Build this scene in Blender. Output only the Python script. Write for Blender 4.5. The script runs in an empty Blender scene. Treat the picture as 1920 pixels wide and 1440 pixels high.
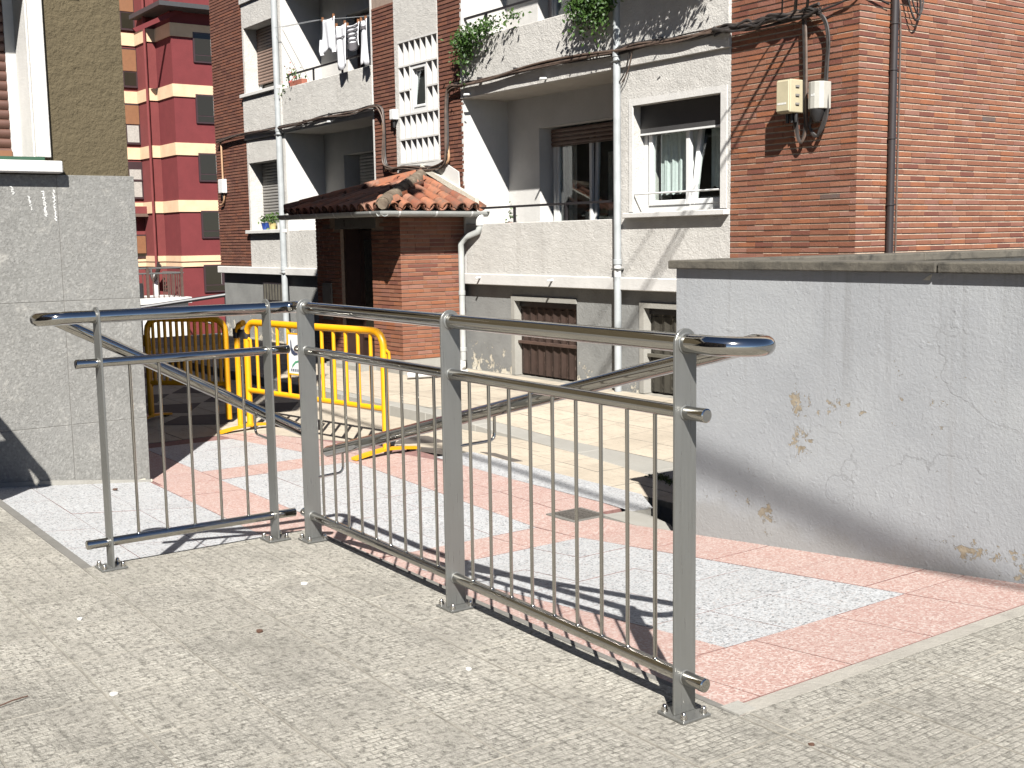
import bpy, math, random
from mathutils import Vector, Matrix
random.seed(7)
R = math.radians
sc = bpy.context.scene
col = sc.collection

# ------------------------------------------------------------------ camera
CAMH = 1.40
PITCH, ROLL, YAW = R(7.08823), R(-0.90555), R(-54.2975)
cam_d = bpy.data.cameras.new('camera')
cam = bpy.data.objects.new('camera', cam_d); col.objects.link(cam)
cy, sy = math.cos(YAW), math.sin(YAW)
fwd = Vector((sy*math.cos(PITCH), cy*math.cos(PITCH), -math.sin(PITCH)))
rt = Vector((cy, -sy, 0)); upv = rt.cross(fwd)
r2 = rt*math.cos(ROLL) + upv*math.sin(ROLL)
u2 = -rt*math.sin(ROLL) + upv*math.cos(ROLL)
m = Matrix((( r2.x, u2.x, -fwd.x, 0), (r2.y, u2.y, -fwd.y, 0), (r2.z, u2.z, -fwd.z, CAMH), (0, 0, 0, 1)))
cam.matrix_world = m
cam_d.sensor_width = 36.0
cam_d.lens = 2185.35/1920*36.0
cam_d.clip_start = 0.05; cam_d.clip_end = 600
sc.camera = cam
sc.cycles.diffuse_bounces = 1

# ------------------------------------------------------------------ sun, sky, exposure
LX, LY, LZ = -0.827, 0.562, -0.92          # direction the light travels
sd = Vector((-LX, -LY, -LZ)).normalized()
sun_d = bpy.data.lights.new('sun', 'SUN'); sun_d.energy = 5.0; sun_d.angle = R(0.53); sun_d.color = (1.0, 0.972, 0.925)
sun = bpy.data.objects.new('sun', sun_d); col.objects.link(sun)
sun.rotation_euler = sd.to_track_quat('Z', 'Y').to_euler()
sun.location = (10, -8, 14)
w = bpy.data.worlds.new('World'); sc.world = w; w.use_nodes = True
wn = w.node_tree; bg = wn.nodes['Background']
sky = wn.nodes.new('ShaderNodeTexSky'); sky.sky_type = 'NISHITA'; sky.sun_disc = False
sky.sun_elevation = math.asin(sd.z); sky.sun_rotation = math.atan2(sd.x, sd.y)
sky.air_density = 0.5; sky.dust_density = 0.1; sky.ozone_density = 1.6
wn.links.new(sky.outputs[0], bg.inputs[0]); bg.inputs[1].default_value = 0.05
sc.view_settings.view_transform = 'Standard'; sc.view_settings.look = 'None'
sc.view_settings.exposure = 1.60; sc.view_settings.gamma = 1.0
sc.view_settings.use_curve_mapping = False

# ------------------------------------------------------------------ mesh helpers
class MB:
    def __init__(s): s.v = []; s.f = []
    def quad(s, a, b, c, d):
        n = len(s.v); s.v += [tuple(a), tuple(b), tuple(c), tuple(d)]; s.f.append((n, n+1, n+2, n+3)); return s
    def tri(s, a, b, c):
        n = len(s.v); s.v += [tuple(a), tuple(b), tuple(c)]; s.f.append((n, n+1, n+2)); return s
    def box(s, x0, x1, y0, y1, z0, z1):
        if x0 > x1: x0, x1 = x1, x0
        if y0 > y1: y0, y1 = y1, y0
        if z0 > z1: z0, z1 = z1, z0
        n = len(s.v)
        s.v += [(x0,y0,z0),(x1,y0,z0),(x1,y1,z0),(x0,y1,z0),(x0,y0,z1),(x1,y0,z1),(x1,y1,z1),(x0,y1,z1)]
        for q in ((0,3,2,1),(4,5,6,7),(0,1,5,4),(1,2,6,5),(2,3,7,6),(3,0,4,7)): s.f.append(tuple(n+i for i in q))
        return s
    def obox(s, c, ax, ay, az):
        c, ax, ay, az = Vector(c), Vector(ax), Vector(ay), Vector(az)
        n = len(s.v)
        for k in (-1, 1):
            for (i, j) in ((-1,-1),(1,-1),(1,1),(-1,1)): s.v.append(tuple(c + ax*i + ay*j + az*k))
        for q in ((0,3,2,1),(4,5,6,7),(0,1,5,4),(1,2,6,5),(2,3,7,6),(3,0,4,7)): s.f.append(tuple(n+i for i in q))
        return s
    def prism(s, pts, vec):                       # polygon (3d points) extruded by vec
        n = len(s.v); k = len(pts); vec = Vector(vec)
        s.v += [tuple(p) for p in pts] + [tuple(Vector(p)+vec) for p in pts]
        s.f.append(tuple(n+i for i in reversed(range(k)))); s.f.append(tuple(n+k+i for i in range(k)))
        for i in range(k):
            j = (i+1) % k; s.f.append((n+i, n+j, n+k+j, n+k+i))
        return s
    def tube(s, path, r, n=10, caps=True):
        P = [Vector(p) for p in path]; m_ = len(P)
        rr = r if isinstance(r, (list, tuple)) else [r]*m_
        T = []
        for i in range(m_):
            a = (P[i]-P[i-1]).normalized() if i else (P[1]-P[0]).normalized()
            b = (P[i+1]-P[i]).normalized() if i < m_-1 else a
            t = (a+b); T.append(t.normalized() if t.length > 1e-6 else a)
        ref = Vector((0,0,1)) if abs(T[0].z) < .9 else Vector((1,0,0))
        U = (ref - T[0]*ref.dot(T[0])).normalized()
        base = len(s.v)
        for i in range(m_):
            if i:
                U = (U - T[i]*U.dot(T[i]))
                U = U.normalized() if U.length > 1e-6 else (ref - T[i]*ref.dot(T[i])).normalized()
            W = T[i].cross(U)
            if 0 < i < m_-1:
                d = (P[i]-P[i-1]).normalized(); cs = max(.35, abs(d.dot(T[i])))
            else: cs = 1
            # stretch the ring in the bend plane so that the tube keeps its section
            bend = None
            if cs < .999:
                d2 = (P[i+1]-P[i]).normalized(); bend = (d2 - d)
                bend = (bend - T[i]*bend.dot(T[i])).normalized() if bend.length > 1e-6 else None
            for k in range(n):
                a = 2*math.pi*k/n
                o = (U*math.cos(a) + W*math.sin(a))*rr[i]
                if bend is not None: o += bend*o.dot(bend)*(1/cs-1)
                s.v.append(tuple(P[i]+o))
        for i in range(m_-1):
            for k in range(n):
                k2 = (k+1) % n
                s.f.append((base+i*n+k, base+i*n+k2, base+(i+1)*n+k2, base+(i+1)*n+k))
        if caps:
            s.f.append(tuple(base+k for k in reversed(range(n))))
            s.f.append(tuple(base+(m_-1)*n+k for k in range(n)))
        return s
    def lathe(s, c, prof, n=12, ax=(0,0,1)):      # prof: list of (radius, height)
        ax = Vector(ax).normalized()
        path = [Vector(c)+ax*h for _, h in prof]
        base = len(s.v); ref = Vector((1,0,0)) if abs(ax.x) < .9 else Vector((0,1,0))
        U = (ref-ax*ref.dot(ax)).normalized(); W = ax.cross(U)
        for p, (r_, _) in zip(path, prof):
            for k in range(n):
                a = 2*math.pi*k/n; s.v.append(tuple(p+(U*math.cos(a)+W*math.sin(a))*r_))
        for i in range(len(prof)-1):
            for k in range(n):
                k2 = (k+1) % n; s.f.append((base+i*n+k, base+i*n+k2, base+(i+1)*n+k2, base+(i+1)*n+k))
        s.f.append(tuple(base+k for k in reversed(range(n)))); s.f.append(tuple(base+(len(prof)-1)*n+k for k in range(n)))
        return s
    def mesh(s, name, mat, smooth=False, angle=38):
        me = bpy.data.meshes.new(name); me.from_pydata(s.v, [], s.f)
        if mat is not None: me.materials.append(mat)
        if smooth:
            me.polygons.foreach_set('use_smooth', [True]*len(me.polygons))
            me.set_sharp_from_angle(angle=R(angle))
        me.update(); return me
    def build(s, name, mat, parent=None, smooth=False, angle=38):
        o = bpy.data.objects.new(name, s.mesh(name, mat, smooth, angle)); col.objects.link(o)
        if parent is not None: o.parent = parent
        return o

def new_obj(name, me, parent=None, loc=None, scale=None):
    o = bpy.data.objects.new(name, me); col.objects.link(o)
    if parent is not None: o.parent = parent
    if loc is not None: o.location = loc
    if scale is not None: o.scale = scale
    return o
def tag(o, label=None, cat=None, group=None, kind=None):
    if label: o['label'] = label
    if cat: o['category'] = cat
    if group: o['group'] = group
    if kind: o['kind'] = kind
    return o
def thing(name, label, cat, group=None):
    o = bpy.data.objects.new(name, None); o.empty_display_size = .1; col.objects.link(o)
    return tag(o, label, cat, group)
def struct(name):
    o = bpy.data.objects.new(name, None); o.empty_display_size = .1; col.objects.link(o)
    o['kind'] = 'structure'; return o
def bevel(o, wd, seg=1):
    md = o.modifiers.new('bevel', 'BEVEL'); md.width = wd; md.segments = seg; md.limit_method = 'ANGLE'; md.angle_limit = R(40)
    return o
def arc(c, a, b, n, t0, t1):                     # points c + a cos + b sin
    c, a, b = Vector(c), Vector(a), Vector(b)
    return [c + a*math.cos(t0+(t1-t0)*i/n) + b*math.sin(t0+(t1-t0)*i/n) for i in range(n+1)]
def visible(p, margin=.06):
    d = Vector(p) - Vector((0, 0, CAMH)); z = d.dot(fwd)
    if z < .2: return False
    x = d.dot(r2)/z*2185.35/960; y = d.dot(u2)/z*2185.35/720
    return abs(x) < 1+margin and abs(y) < 1+margin

# ------------------------------------------------------------------ material helpers
ALB = .60
class NT:
    def __init__(s, name):
        s.m = bpy.data.materials.new(name); s.m.use_nodes = True
        s.t = s.m.node_tree; s.p = s.t.nodes['Principled BSDF']; s.out = s.t.nodes['Material Output']
        s.geo = None
    def n(s, typ, **kw):
        nd = s.t.nodes.new(typ)
        for k, v in kw.items(): setattr(nd, k, v)
        return nd
    def link(s, a, b): s.t.links.new(a, b)
    def pos(s, scale=(1,1,1), rot=(0,0,0), loc=(0,0,0)):
        if s.geo is None: s.geo = s.n('ShaderNodeNewGeometry')
        mp = s.n('ShaderNodeMapping'); mp.inputs['Scale'].default_value = scale; mp.inputs['Rotation'].default_value = rot; mp.inputs['Location'].default_value = loc
        s.link(s.geo.outputs['Position'], mp.inputs[0]); return mp.outputs[0]
    def noise(s, scale, detail=4, rough=.6, vec=None, dist=0):
        nd = s.n('ShaderNodeTexNoise'); nd.inputs['Scale'].default_value = scale; nd.inputs['Detail'].default_value = detail
        nd.inputs['Roughness'].default_value = rough; nd.inputs['Distortion'].default_value = dist
        s.link(vec if vec is not None else s.pos(), nd.inputs['Vector']); return nd.outputs['Fac']
    def voro(s, scale, feature='F1', vec=None, out='Distance', rnd=1):
        nd = s.n('ShaderNodeTexVoronoi', feature=feature); nd.inputs['Scale'].default_value = scale; nd.inputs['Randomness'].default_value = rnd
        s.link(vec if vec is not None else s.pos(), nd.inputs['Vector']); return nd.outputs[out]
    def ramp(s, fac, stops, interp='LINEAR'):
        nd = s.n('ShaderNodeValToRGB'); cr = nd.color_ramp; cr.interpolation = interp
        while len(cr.elements) > 1: cr.elements.remove(cr.elements[-1])
        for i, (p, c) in enumerate(stops):
            e = cr.elements[0] if i == 0 else cr.elements.new(p)
            e.position = p; c = (c, c, c) if isinstance(c, (int, float)) else c; e.color = (*c, 1)
        s.link(fac, nd.inputs[0]); return nd.outputs[0]
    def mix(s, fac, a, b, mode='MIX'):
        nd = s.n('ShaderNodeMix', data_type='RGBA', blend_type=mode)
        for sock, v in ((nd.inputs[0], fac), (nd.inputs[6], a), (nd.inputs[7], b)):
            if isinstance(v, (int, float)): sock.default_value = v
            elif isinstance(v, tuple): sock.default_value = (*v, 1) if len(v) == 3 else v
            else: s.link(v, sock)
        return nd.outputs[2]
    def math(s, op, a, b=0, c=None):
        nd = s.n('ShaderNodeMath', operation=op)
        for i, v in enumerate((a, b) if c is None else (a, b, c)):
            if isinstance(v, (int, float)): nd.inputs[i].default_value = v
            else: s.link(v, nd.inputs[i])
        return nd.outputs[0]
    def bump(s, h, dist=.004, strength=1, normal=None):
        nd = s.n('ShaderNodeBump'); nd.inputs['Distance'].default_value = dist; nd.inputs['Strength'].default_value = strength
        s.link(h, nd.inputs['Height'])
        if normal is not None: s.link(normal, nd.inputs['Normal'])
        s.link(nd.outputs[0], s.p.inputs['Normal']); return nd.outputs[0]
    def base(s, c, rough=.7, metal=0, spec=.5):
        if metal < .5:                            # non-metal colours scaled down evenly, so less bounced light fills the shadows
            c = tuple(x*ALB for x in c) if isinstance(c, tuple) else s.mix(1.0, c, (ALB, ALB, ALB), 'MULTIPLY')
        if isinstance(c, tuple): s.p.inputs['Base Color'].default_value = (*c, 1)
        else: s.link(c, s.p.inputs['Base Color'])
        if isinstance(rough, (int, float)): s.p.inputs['Roughness'].default_value = rough
        else: s.link(rough, s.p.inputs['Roughness'])
        s.p.inputs['Metallic'].default_value = metal; s.p.inputs['Specular IOR Level'].default_value = spec
        return s
    def xyz(s):
        sp = s.n('ShaderNodeSeparateXYZ'); s.link(s.pos(), sp.inputs[0]); return sp.outputs
    def rnd(s):                                  # one random number per object and per loose piece
        if s.geo is None: s.geo = s.n('ShaderNodeNewGeometry')
        oi = s.n('ShaderNodeObjectInfo')
        return s.math('FRACT', s.math('ADD', s.geo.outputs['Random Per Island'], oi.outputs['Random']))

def simple(name, c, rough=.6, metal=0, spec=.5, var=.12, nscale=8, bump=0, bscale=60):
    t = NT(name)
    f = t.noise(nscale, 5, .65)
    lo = tuple(max(0, x*(1-var)) for x in c); hi = tuple(min(1, x*(1+var)) for x in c)
    t.base(t.ramp(f, [(.3, lo), (.7, hi)]), rough, metal, spec)
    if bump: t.bump(t.noise(bscale, 4, .6), bump)
    return t.m

M = {}
def plaster(name, c, dirt=(.30,.27,.23), amount=.5, bs=70, bd=.006, streak=True):
    t = NT(name)
    f = t.noise(2.2, 6, .65); c2 = tuple(x*.86 for x in c)
    k = t.ramp(f, [(.35, c2), (.65, c)])
    if streak:
        s1 = t.noise(1, 5, .7, t.pos((9, 9, .7)))
        k = t.mix(t.math('MULTIPLY', t.ramp(s1, [(.55, 0.), (.78, 1.)]), amount*.55), k, dirt)
    s2 = t.noise(26, 4, .7)
    k = t.mix(t.math('MULTIPLY', t.ramp(s2, [(.6, 0.), (.75, 1.)]), amount*.25), k, dirt)
    t.base(k, .85, 0, .25)
    h = t.math('ADD', t.noise(bs, 5, .7), t.math('MULTIPLY', t.noise(14, 3, .5), .8))
    t.bump(h, bd); return t.m
M['white'] = plaster('white_render', (.66, .635, .59), amount=.5, bd=.010, bs=55)
M['white_smooth'] = plaster('white_paint_smooth', (.72, .70, .665), amount=.25, bd=.003)
M['ceil'] = plaster('balcony_soffit', (.60, .56, .50), amount=.3, bd=.004)
M['stucco'] = plaster('olive_stucco', (.125, .099, .055), (.09,.07,.045), .4, 34, .016, False)
M['red'] = plaster('maroon_render', (.185, .034, .036), (.15,.035,.035), .3, 30, .004)
M['red2'] = plaster('light_maroon_render', (.205, .046, .044), (.15,.04,.04), .3, 30, .004)
M['cream'] = plaster('cream_band_paint', (.80, .56, .36), (.5,.34,.22), .2, 30, .003)

def greybase():
    t = NT('grey_plinth_paint'); X, Y, Z = t.xyz()
    k = t.ramp(t.noise(2.5, 6, .65), [(.3, (.215,.215,.205)), (.7, (.30,.30,.285))])
    zf = t.math('MULTIPLY_ADD', Z, -1.9, .42)                     # more paint lost near the pavement
    nz = t.noise(6.5, 9, .78, None, .25)
    pm = t.ramp(t.math('ADD', nz, t.math('MULTIPLY', zf, .22)), [(.640, 0.), (.655, 1.)])
    pc = t.ramp(t.noise(20, 5), [(.3, (.62,.54,.40)), (.7, (.78,.73,.62))])
    t.base(t.mix(pm, k, pc), .85, 0, .25)
    t.bump(t.math('SUBTRACT', t.noise(45, 5, .65), t.math('MULTIPLY', pm, .5)), .006); return t.m
M['greybase'] = greybase()

def greywall():
    t = NT('painted_grey_render'); X, Y, Z = t.xyz()
    k = t.ramp(t.noise(1.7, 6, .6), [(.3, (.325,.335,.345)), (.5, (.365,.375,.385)), (.72, (.41,.42,.425))])
    k = t.mix(t.math('MULTIPLY', t.ramp(t.noise(1, 5, .7, t.pos((5, 5, .6), loc=(3.1,0,0))), [(.5, 0.), (.75, 1.)]), .25), k, (.44,.45,.46))
    st = t.ramp(t.noise(1, 5, .7, t.pos((7, 7, .5), loc=(9.2,0,0))), [(.56, 0.), (.78, 1.)])
    k = t.mix(t.math('MULTIPLY', st, .38), k, (.25,.235,.215))
    # lost paint: noise cut out inside soft windows where the photo shows bare render
    tot = None
    for (px, pz, sx, sz, wgt) in ((-3.698,.60,.055,.085,.215), (-3.685,.43,.06,.10,.20), (-3.47,.60,.15,.07,.135), (-3.885,.02,.06,.08,.20), (-2.71,.065,.22,.05,.19), (-3.0,.70,.28,.22,.05), (-4.1,.05,.18,.05,.11), (-2.30,.03,.25,.09,.26)):
        dx = t.math('POWER', t.math('DIVIDE', t.math('SUBTRACT', X, px), sx), 2); dz = t.math('POWER', t.math('DIVIDE', t.math('SUBTRACT', Z, pz), sz), 2)
        g = t.math('MULTIPLY', t.math('EXPONENT', t.math('MULTIPLY', t.math('ADD', dx, dz), -.7)), wgt)
        tot = g if tot is None else t.math('MAXIMUM', tot, g)
    nz = t.noise(17, 8, .72, None, .35)
    pm = t.ramp(t.math('ADD', nz, tot), [(.672, 0.), (.688, 1.)])
    pc = t.ramp(t.noise(30, 5), [(.3, (.26,.21,.145)), (.7, (.42,.36,.27))])
    k = t.mix(pm, k, pc)
    # hairline cracks
    wv = t.n('ShaderNodeVectorMath', operation='ADD'); nn = t.n('ShaderNodeTexNoise'); nn.inputs['Scale'].default_value = 4; nn.inputs['Detail'].default_value = 6
    t.link(t.pos(), nn.inputs['Vector'])
    sc_ = t.n('ShaderNodeVectorMath', operation='SCALE'); sc_.inputs['Scale'].default_value = .45; t.link(nn.outputs['Color'], sc_.inputs[0])
    t.link(t.pos(), wv.inputs[0]); t.link(sc_.outputs[0], wv.inputs[1])
    ed = t.voro(1.15, 'DISTANCE_TO_EDGE', wv.outputs[0])
    cr = t.math('MULTIPLY', t.ramp(ed, [(.0, 1.), (.0042, .7), (.0075, 0.)]), t.ramp(t.noise(1.1, 2, .5, t.pos(loc=(2.2,0,.6))), [(.50, 0.), (.58, 1.)]))
    k = t.mix(t.math('MULTIPLY', cr, .26), k, (.12,.115,.11))
    gz_ = t.math('ADD', t.math('MULTIPLY', Z, -4.5), t.math('MULTIPLY', t.noise(3.2, 6, .7), 1.6))
    k = t.mix(t.math('MULTIPLY', t.ramp(gz_, [(.62, 0.), (1.15, 1.)]), .40), k, (.27,.255,.225))
    dp2 = t.math('MULTIPLY', t.ramp(t.noise(1, 6, .75, t.pos((16, 16, .35), loc=(1.7,0,0))), [(.52, 0.), (.70, 1.)]), t.ramp(Z, [(.35, 0.), (1.2, 1.)]))
    k = t.mix(t.math('MULTIPLY', dp2, .42), k, (.20,.195,.185))
    k = t.mix(t.ramp(t.noise(55, 5, .8), [(.60, 0.), (.74, .35)]), k, (.26,.25,.235))
    t.base(k, .8, 0, .3)
    chip = t.ramp(t.voro(46), [(.10, 0.), (.2, 1.)])
    h = t.math('ADD', t.math('MULTIPLY', t.noise(75, 6, .65), .75), t.math('MULTIPLY', t.noise(7, 3, .5), .5))
    h = t.math('ADD', h, t.math('MULTIPLY', t.math('MULTIPLY', t.ramp(t.noise(24, 3, .5), [(.60, 0.), (.72, 1.)]), t.ramp(t.noise(3, 2, .5), [(.40, 0.), (.62, 1.)])), .30))
    h = t.math('SUBTRACT', h, t.math('ADD', t.math('MULTIPLY', pm, .5), t.math('MULTIPLY', cr, .12)))
    t.bump(h, .0035); return t.m
M['greywall'] = greywall()

def brick(name, stops):
    t = NT(name)
    k = t.ramp(t.rnd(), stops, 'CONSTANT')
    k = t.mix(t.ramp(t.noise(9, 5, .7), [(.38, 0.), (.8, .6)]), k, tuple(x*.62 for x in stops[0][1]))
    k = t.mix(t.ramp(t.noise(38, 5, .75), [(.62, 0.), (.74, .55)]), k, (.46,.34,.26))
    t.base(k, .82, 0, .25); t.bump(t.noise(70, 5, .7), .004); return t.m
M['brick'] = brick('orange_red_brick', [(0,(.295,.122,.070)),(.16,(.265,.107,.063)),(.34,(.315,.14,.085)),(.5,(.24,.093,.056)),(.64,(.325,.122,.060)),(.74,(.275,.12,.084)),(.88,(.185,.066,.046)),(.95,(.31,.15,.108)),(.994,(.13,.10,.09))])
M['brick_brown'] = brick('brown_red_brick', [(0,(.205,.088,.058)),(.2,(.18,.076,.052)),(.4,(.225,.10,.066)),(.6,(.16,.066,.047)),(.8,(.24,.095,.058))])
M['mortar'] = simple('brick_mortar', (.56,.445,.33), .9, var=.2, nscale=30, bump=.004)
M['mortar_dark'] = simple('aged_brick_mortar', (.30,.22,.17), .9, var=.2, nscale=30, bump=.004)

def concrete(name, c, dark, amt=.5, bs=60, bd=.004):
    t = NT(name)
    k = t.ramp(t.noise(3, 7, .7), [(.3, tuple(x*.8 for x in c)), (.7, c)])
    k = t.mix(t.math('MULTIPLY', t.ramp(t.noise(6, 7, .75, None, .4), [(.45, 0.), (.7, 1.)]), amt), k, dark)
    k = t.mix(t.ramp(t.noise(120, 3, .7), [(.6, 0.), (.8, .35)]), k, tuple(min(1, x*1.35) for x in c))
    t.base(k, .88, 0, .25); t.bump(t.noise(bs, 6, .7), bd); return t.m
M['cap'] = concrete('weathered_coping', (.15,.135,.108), (.040,.037,.032), 1.0)
M['conc'] = concrete('pale_concrete', (.40,.385,.345), (.25,.235,.20), .4)
M['conc_dark'] = concrete('dark_concrete', (.22,.21,.19), (.1,.095,.085), .5)
M['strip'] = concrete('mortar_strip', (.47,.44,.385), (.30,.28,.245), .9)

def terrazzo(name, b, chips, dirt):
    t = NT(name)
    wv = t.pos()
    v = t.n('ShaderNodeTexVoronoi'); v.inputs['Scale'].default_value = 118; t.link(wv, v.inputs['Vector'])
    sp = t.n('ShaderNodeSeparateColor'); t.link(v.outputs['Color'], sp.inputs[0])
    k = t.ramp(sp.outputs[0], chips, 'CONSTANT')
    v2 = t.n('ShaderNodeTexVoronoi'); v2.inputs['Scale'].default_value = 190; t.link(wv, v2.inputs['Vector'])
    sp2 = t.n('ShaderNodeSeparateColor'); t.link(v2.outputs['Color'], sp2.inputs[0])
    k2 = t.ramp(sp2.outputs[1], chips, 'CONSTANT')
    k = t.mix(.32, k, k2)
    k = t.mix(t.ramp(t.noise(3.2, 6, .65), [(.4, 0.), (.75, .28)]), k, dirt)
    k = t.mix(t.math('MULTIPLY', t.rnd(), .13), k, tuple(x*.6 for x in b))
    t.base(k, .6, 0, .4); t.bump(t.noise(150, 3, .6), .0016); return t.m
M['tz_grey'] = terrazzo('grey_terrazzo', (.55,.55,.56), [(0,(.50,.51,.515)),(.34,(.60,.605,.61)),(.58,(.41,.415,.42)),(.76,(.25,.255,.26)),(.87,(.075,.077,.082)),(.945,(.44,.38,.35))], (.38,.37,.35))
M['tz_pink'] = terrazzo('pink_terrazzo', (.56,.34,.30), [(0,(.44,.265,.225)),(.34,(.50,.345,.30)),(.60,(.60,.485,.435)),(.78,(.34,.185,.155)),(.90,(.62,.56,.51))], (.46,.385,.345))

def paver():
    t = NT('ribbed_concrete_paver')
    # worn little bosses, in staggered rows
    br = t.n('ShaderNodeTexBrick'); br.offset = .5
    br.inputs['Scale'].default_value = 1; br.inputs['Brick Width'].default_value = .04625; br.inputs['Row Height'].default_value = .023125
    br.inputs['Mortar Size'].default_value = .0042; br.inputs['Mortar Smooth'].default_value = .7; br.inputs['Bias'].default_value = 0
    br.inputs['Color1'].default_value = (1,1,1,1); br.inputs['Color2'].default_value = (.62,.62,.62,1); br.inputs['Mortar'].default_value = (0,0,0,1)
    wv = t.n('ShaderNodeVectorMath', operation='ADD'); nn = t.n('ShaderNodeTexNoise'); nn.inputs['Scale'].default_value = 45; nn.inputs['Detail'].default_value = 4; t.link(t.pos(), nn.inputs['Vector'])
    sv = t.n('ShaderNodeVectorMath', operation='MULTIPLY_ADD'); sv.inputs[1].default_value = (.011,.011,0); sv.inputs[2].default_value = (-.0055,-.0055,0); t.link(nn.outputs['Color'], sv.inputs[0])
    t.link(t.pos((1,1,1), (0,0,R(90)), (2.48,2.11,0)), wv.inputs[0]); t.link(sv.outputs[0], wv.inputs[1]); t.link(wv.outputs[0], br.inputs['Vector'])
    wear = t.ramp(t.noise(3.2, 7, .75, t.pos(loc=(5,2,0))), [(.40, .12), (.64, 1.)])
    boss = t.math('MULTIPLY', br.outputs['Color'], wear)
    bossc = t.n('ShaderNodeRGBToBW'); t.link(boss, bossc.inputs[0]); b_ = bossc.outputs[0]
    k = t.ramp(t.noise(1.5, 8, .72), [(.28, (.35,.33,.295)), (.47, (.52,.49,.425)), (.66, (.66,.62,.53))])
    k = t.mix(t.ramp(t.noise(70, 6, .8), [(.40, 0.), (.62, .9)]), k, (.84,.80,.70))
    k = t.mix(t.ramp(t.noise(34, 7, .8, t.pos(loc=(7,0,0))), [(.50, 0.), (.60, .85)]), k, (.15,.14,.12))
    dk = t.math('MULTIPLY', t.ramp(t.noise(2.6, 7, .75, t.pos(loc=(1,4,0)), .3), [(.52, 0.), (.72, 1.)]), .55)
    k = t.mix(dk, k, (.15,.145,.128))
    blk = t.math('MULTIPLY', t.ramp(t.noise(9, 8, .8, t.pos((1,1.6,1), loc=(11,3,0))), [(.655, 0.), (.70, 1.)]), .75)
    k = t.mix(blk, k, (.085,.083,.076))
    k = t.mix(t.math('MULTIPLY', t.math('SUBTRACT', 1, b_), .46), k, (.19,.175,.148))
    fy = t.math('PINGPONG', t.math('MULTIPLY', t.math('ADD', t.xyz()[1], t.math('MULTIPLY_ADD', t.noise(12, 4, .6), .02, -2.49)), 10.81), .5)
    fur = t.math('MULTIPLY', t.ramp(fy, [(.0, 1.), (.10, .0)]), t.ramp(t.noise(2.4, 6, .7, t.pos(loc=(8,5,0))), [(.36, 0.), (.62, .8)]))
    k = t.mix(t.math('MULTIPLY', fur, .62), k, (.19,.18,.155))
    k = t.mix(t.math('MULTIPLY', t.rnd(), .24), k, (.24,.225,.19))
    t.base(k, .9, 0, .2)
    h = t.math('ADD', t.math('MULTIPLY', b_, .85), t.math('MULTIPLY', t.noise(110, 6, .8), 1.5))
    t.bump(h, .0060); return t.m
M['paver'] = paver()
def beige(name, c, d):
    t = NT(name)
    k = t.ramp(t.noise(2.0, 7, .7), [(.3, tuple(x*.80 for x in c)), (.7, c)])
    k = t.mix(t.ramp(t.noise(1, 7, .8, t.pos((4, 14, 4))), [(.52, 0.), (.66, .6)]), k, d)
    k = t.mix(t.ramp(t.noise(45, 5, .85), [(.54, 0.), (.68, .6)]), k, d)
    k = t.mix(t.ramp(t.noise(1.1, 6, .7, t.pos(loc=(3,1,0))), [(.5, 0.), (.75, .35)]), k, d)
    k = t.mix(t.math('MULTIPLY', t.rnd(), .16), k, d)
    t.base(k, .88, 0, .25); t.bump(t.noise(80, 5, .7), .004); return t.m
M['beige'] = beige('beige_paving', (.60,.52,.41), (.27,.23,.18))
M['darktile'] = beige('dark_paving', (.15,.128,.112), (.08,.07,.06))
M['asphalt'] = beige('street_asphalt', (.10,.095,.088), (.06,.057,.053))

def steel(name, c, rough, sc_, an=None):
    t = NT(name)
    f = t.noise(sc_, 4, .6, t.pos(an) if an else None)
    t.base(t.ramp(f, [(.3, tuple(x*.92 for x in c)), (.7, c)]), t.ramp(f, [(.3, max(.02, rough*.7)), (.7, rough*1.3)]), 1.0)
    t.bump(t.noise(6, 2, .5), .0006); return t.m
M['steel'] = steel('polished_steel_tube', (.42,.405,.375), .08, 5)
M['steel_flat'] = steel('brushed_steel_flat', (.165,.165,.155), .36, 3, (40,40,2)); M['steel_flat'].node_tree.nodes['Principled BSDF'].inputs['Metallic'].default_value = .62
M['steel_bolt'] = steel('bolt_steel', (.55,.53,.5), .16, 20)
M['yellow'] = simple('yellow_gloss_paint', (.86,.40,.008), .36, var=.05, nscale=12, bump=.0008)
M['black'] = simple('black_rubber', (.018,.017,.017), .55)
M['cable'] = simple('dark_cable_sheath', (.036,.030,.027), .6, var=.5, nscale=14)
M['cable2'] = simple('brown_cable_sheath', (.12,.082,.062), .6, var=.4, nscale=14)
M['conduit'] = simple('tan_conduit', (.50,.30,.17), .55, var=.12)
M['ironblack'] = simple('black_painted_iron', (.02,.018,.02), .5)
M['gutter'] = simple('pale_grey_gutter', (.44,.45,.43), .42, var=.12, nscale=6)
M['pipe'] = simple('grey_downpipe', (.40,.42,.425), .5, var=.14, nscale=5)
M['pipeblack'] = simple('dark_brown_pipe', (.035,.027,.026), .45)
M['pvc'] = simple('white_plastic', (.78,.78,.76), .35, var=.04)
M['boxcream'] = simple('cream_junction_box', (.52,.46,.31), .5, var=.08, nscale=10)
M['boxgrey'] = simple('pale_junction_box', (.48,.465,.41), .5, var=.08, nscale=10)
M['shutter'] = simple('brown_shutter', (.155,.095,.070), .55, var=.15, nscale=12)
M['shutter_red'] = simple('red_brown_shutter', (.12,.055,.038), .45, var=.15, nscale=12)
M['shutter_tan'] = simple('tan_shutter', (.30,.20,.155), .55, var=.12, nscale=12)
M['shutter_grey'] = simple('grey_shutter', (.27,.255,.235), .55, var=.12, nscale=12)
M['shutter_dark'] = simple('dark_grey_shutter', (.06,.058,.058), .5, var=.1)
M['shutter_orange'] = simple('orange_brown_shutter', (.24,.105,.045), .55, var=.1)
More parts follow.
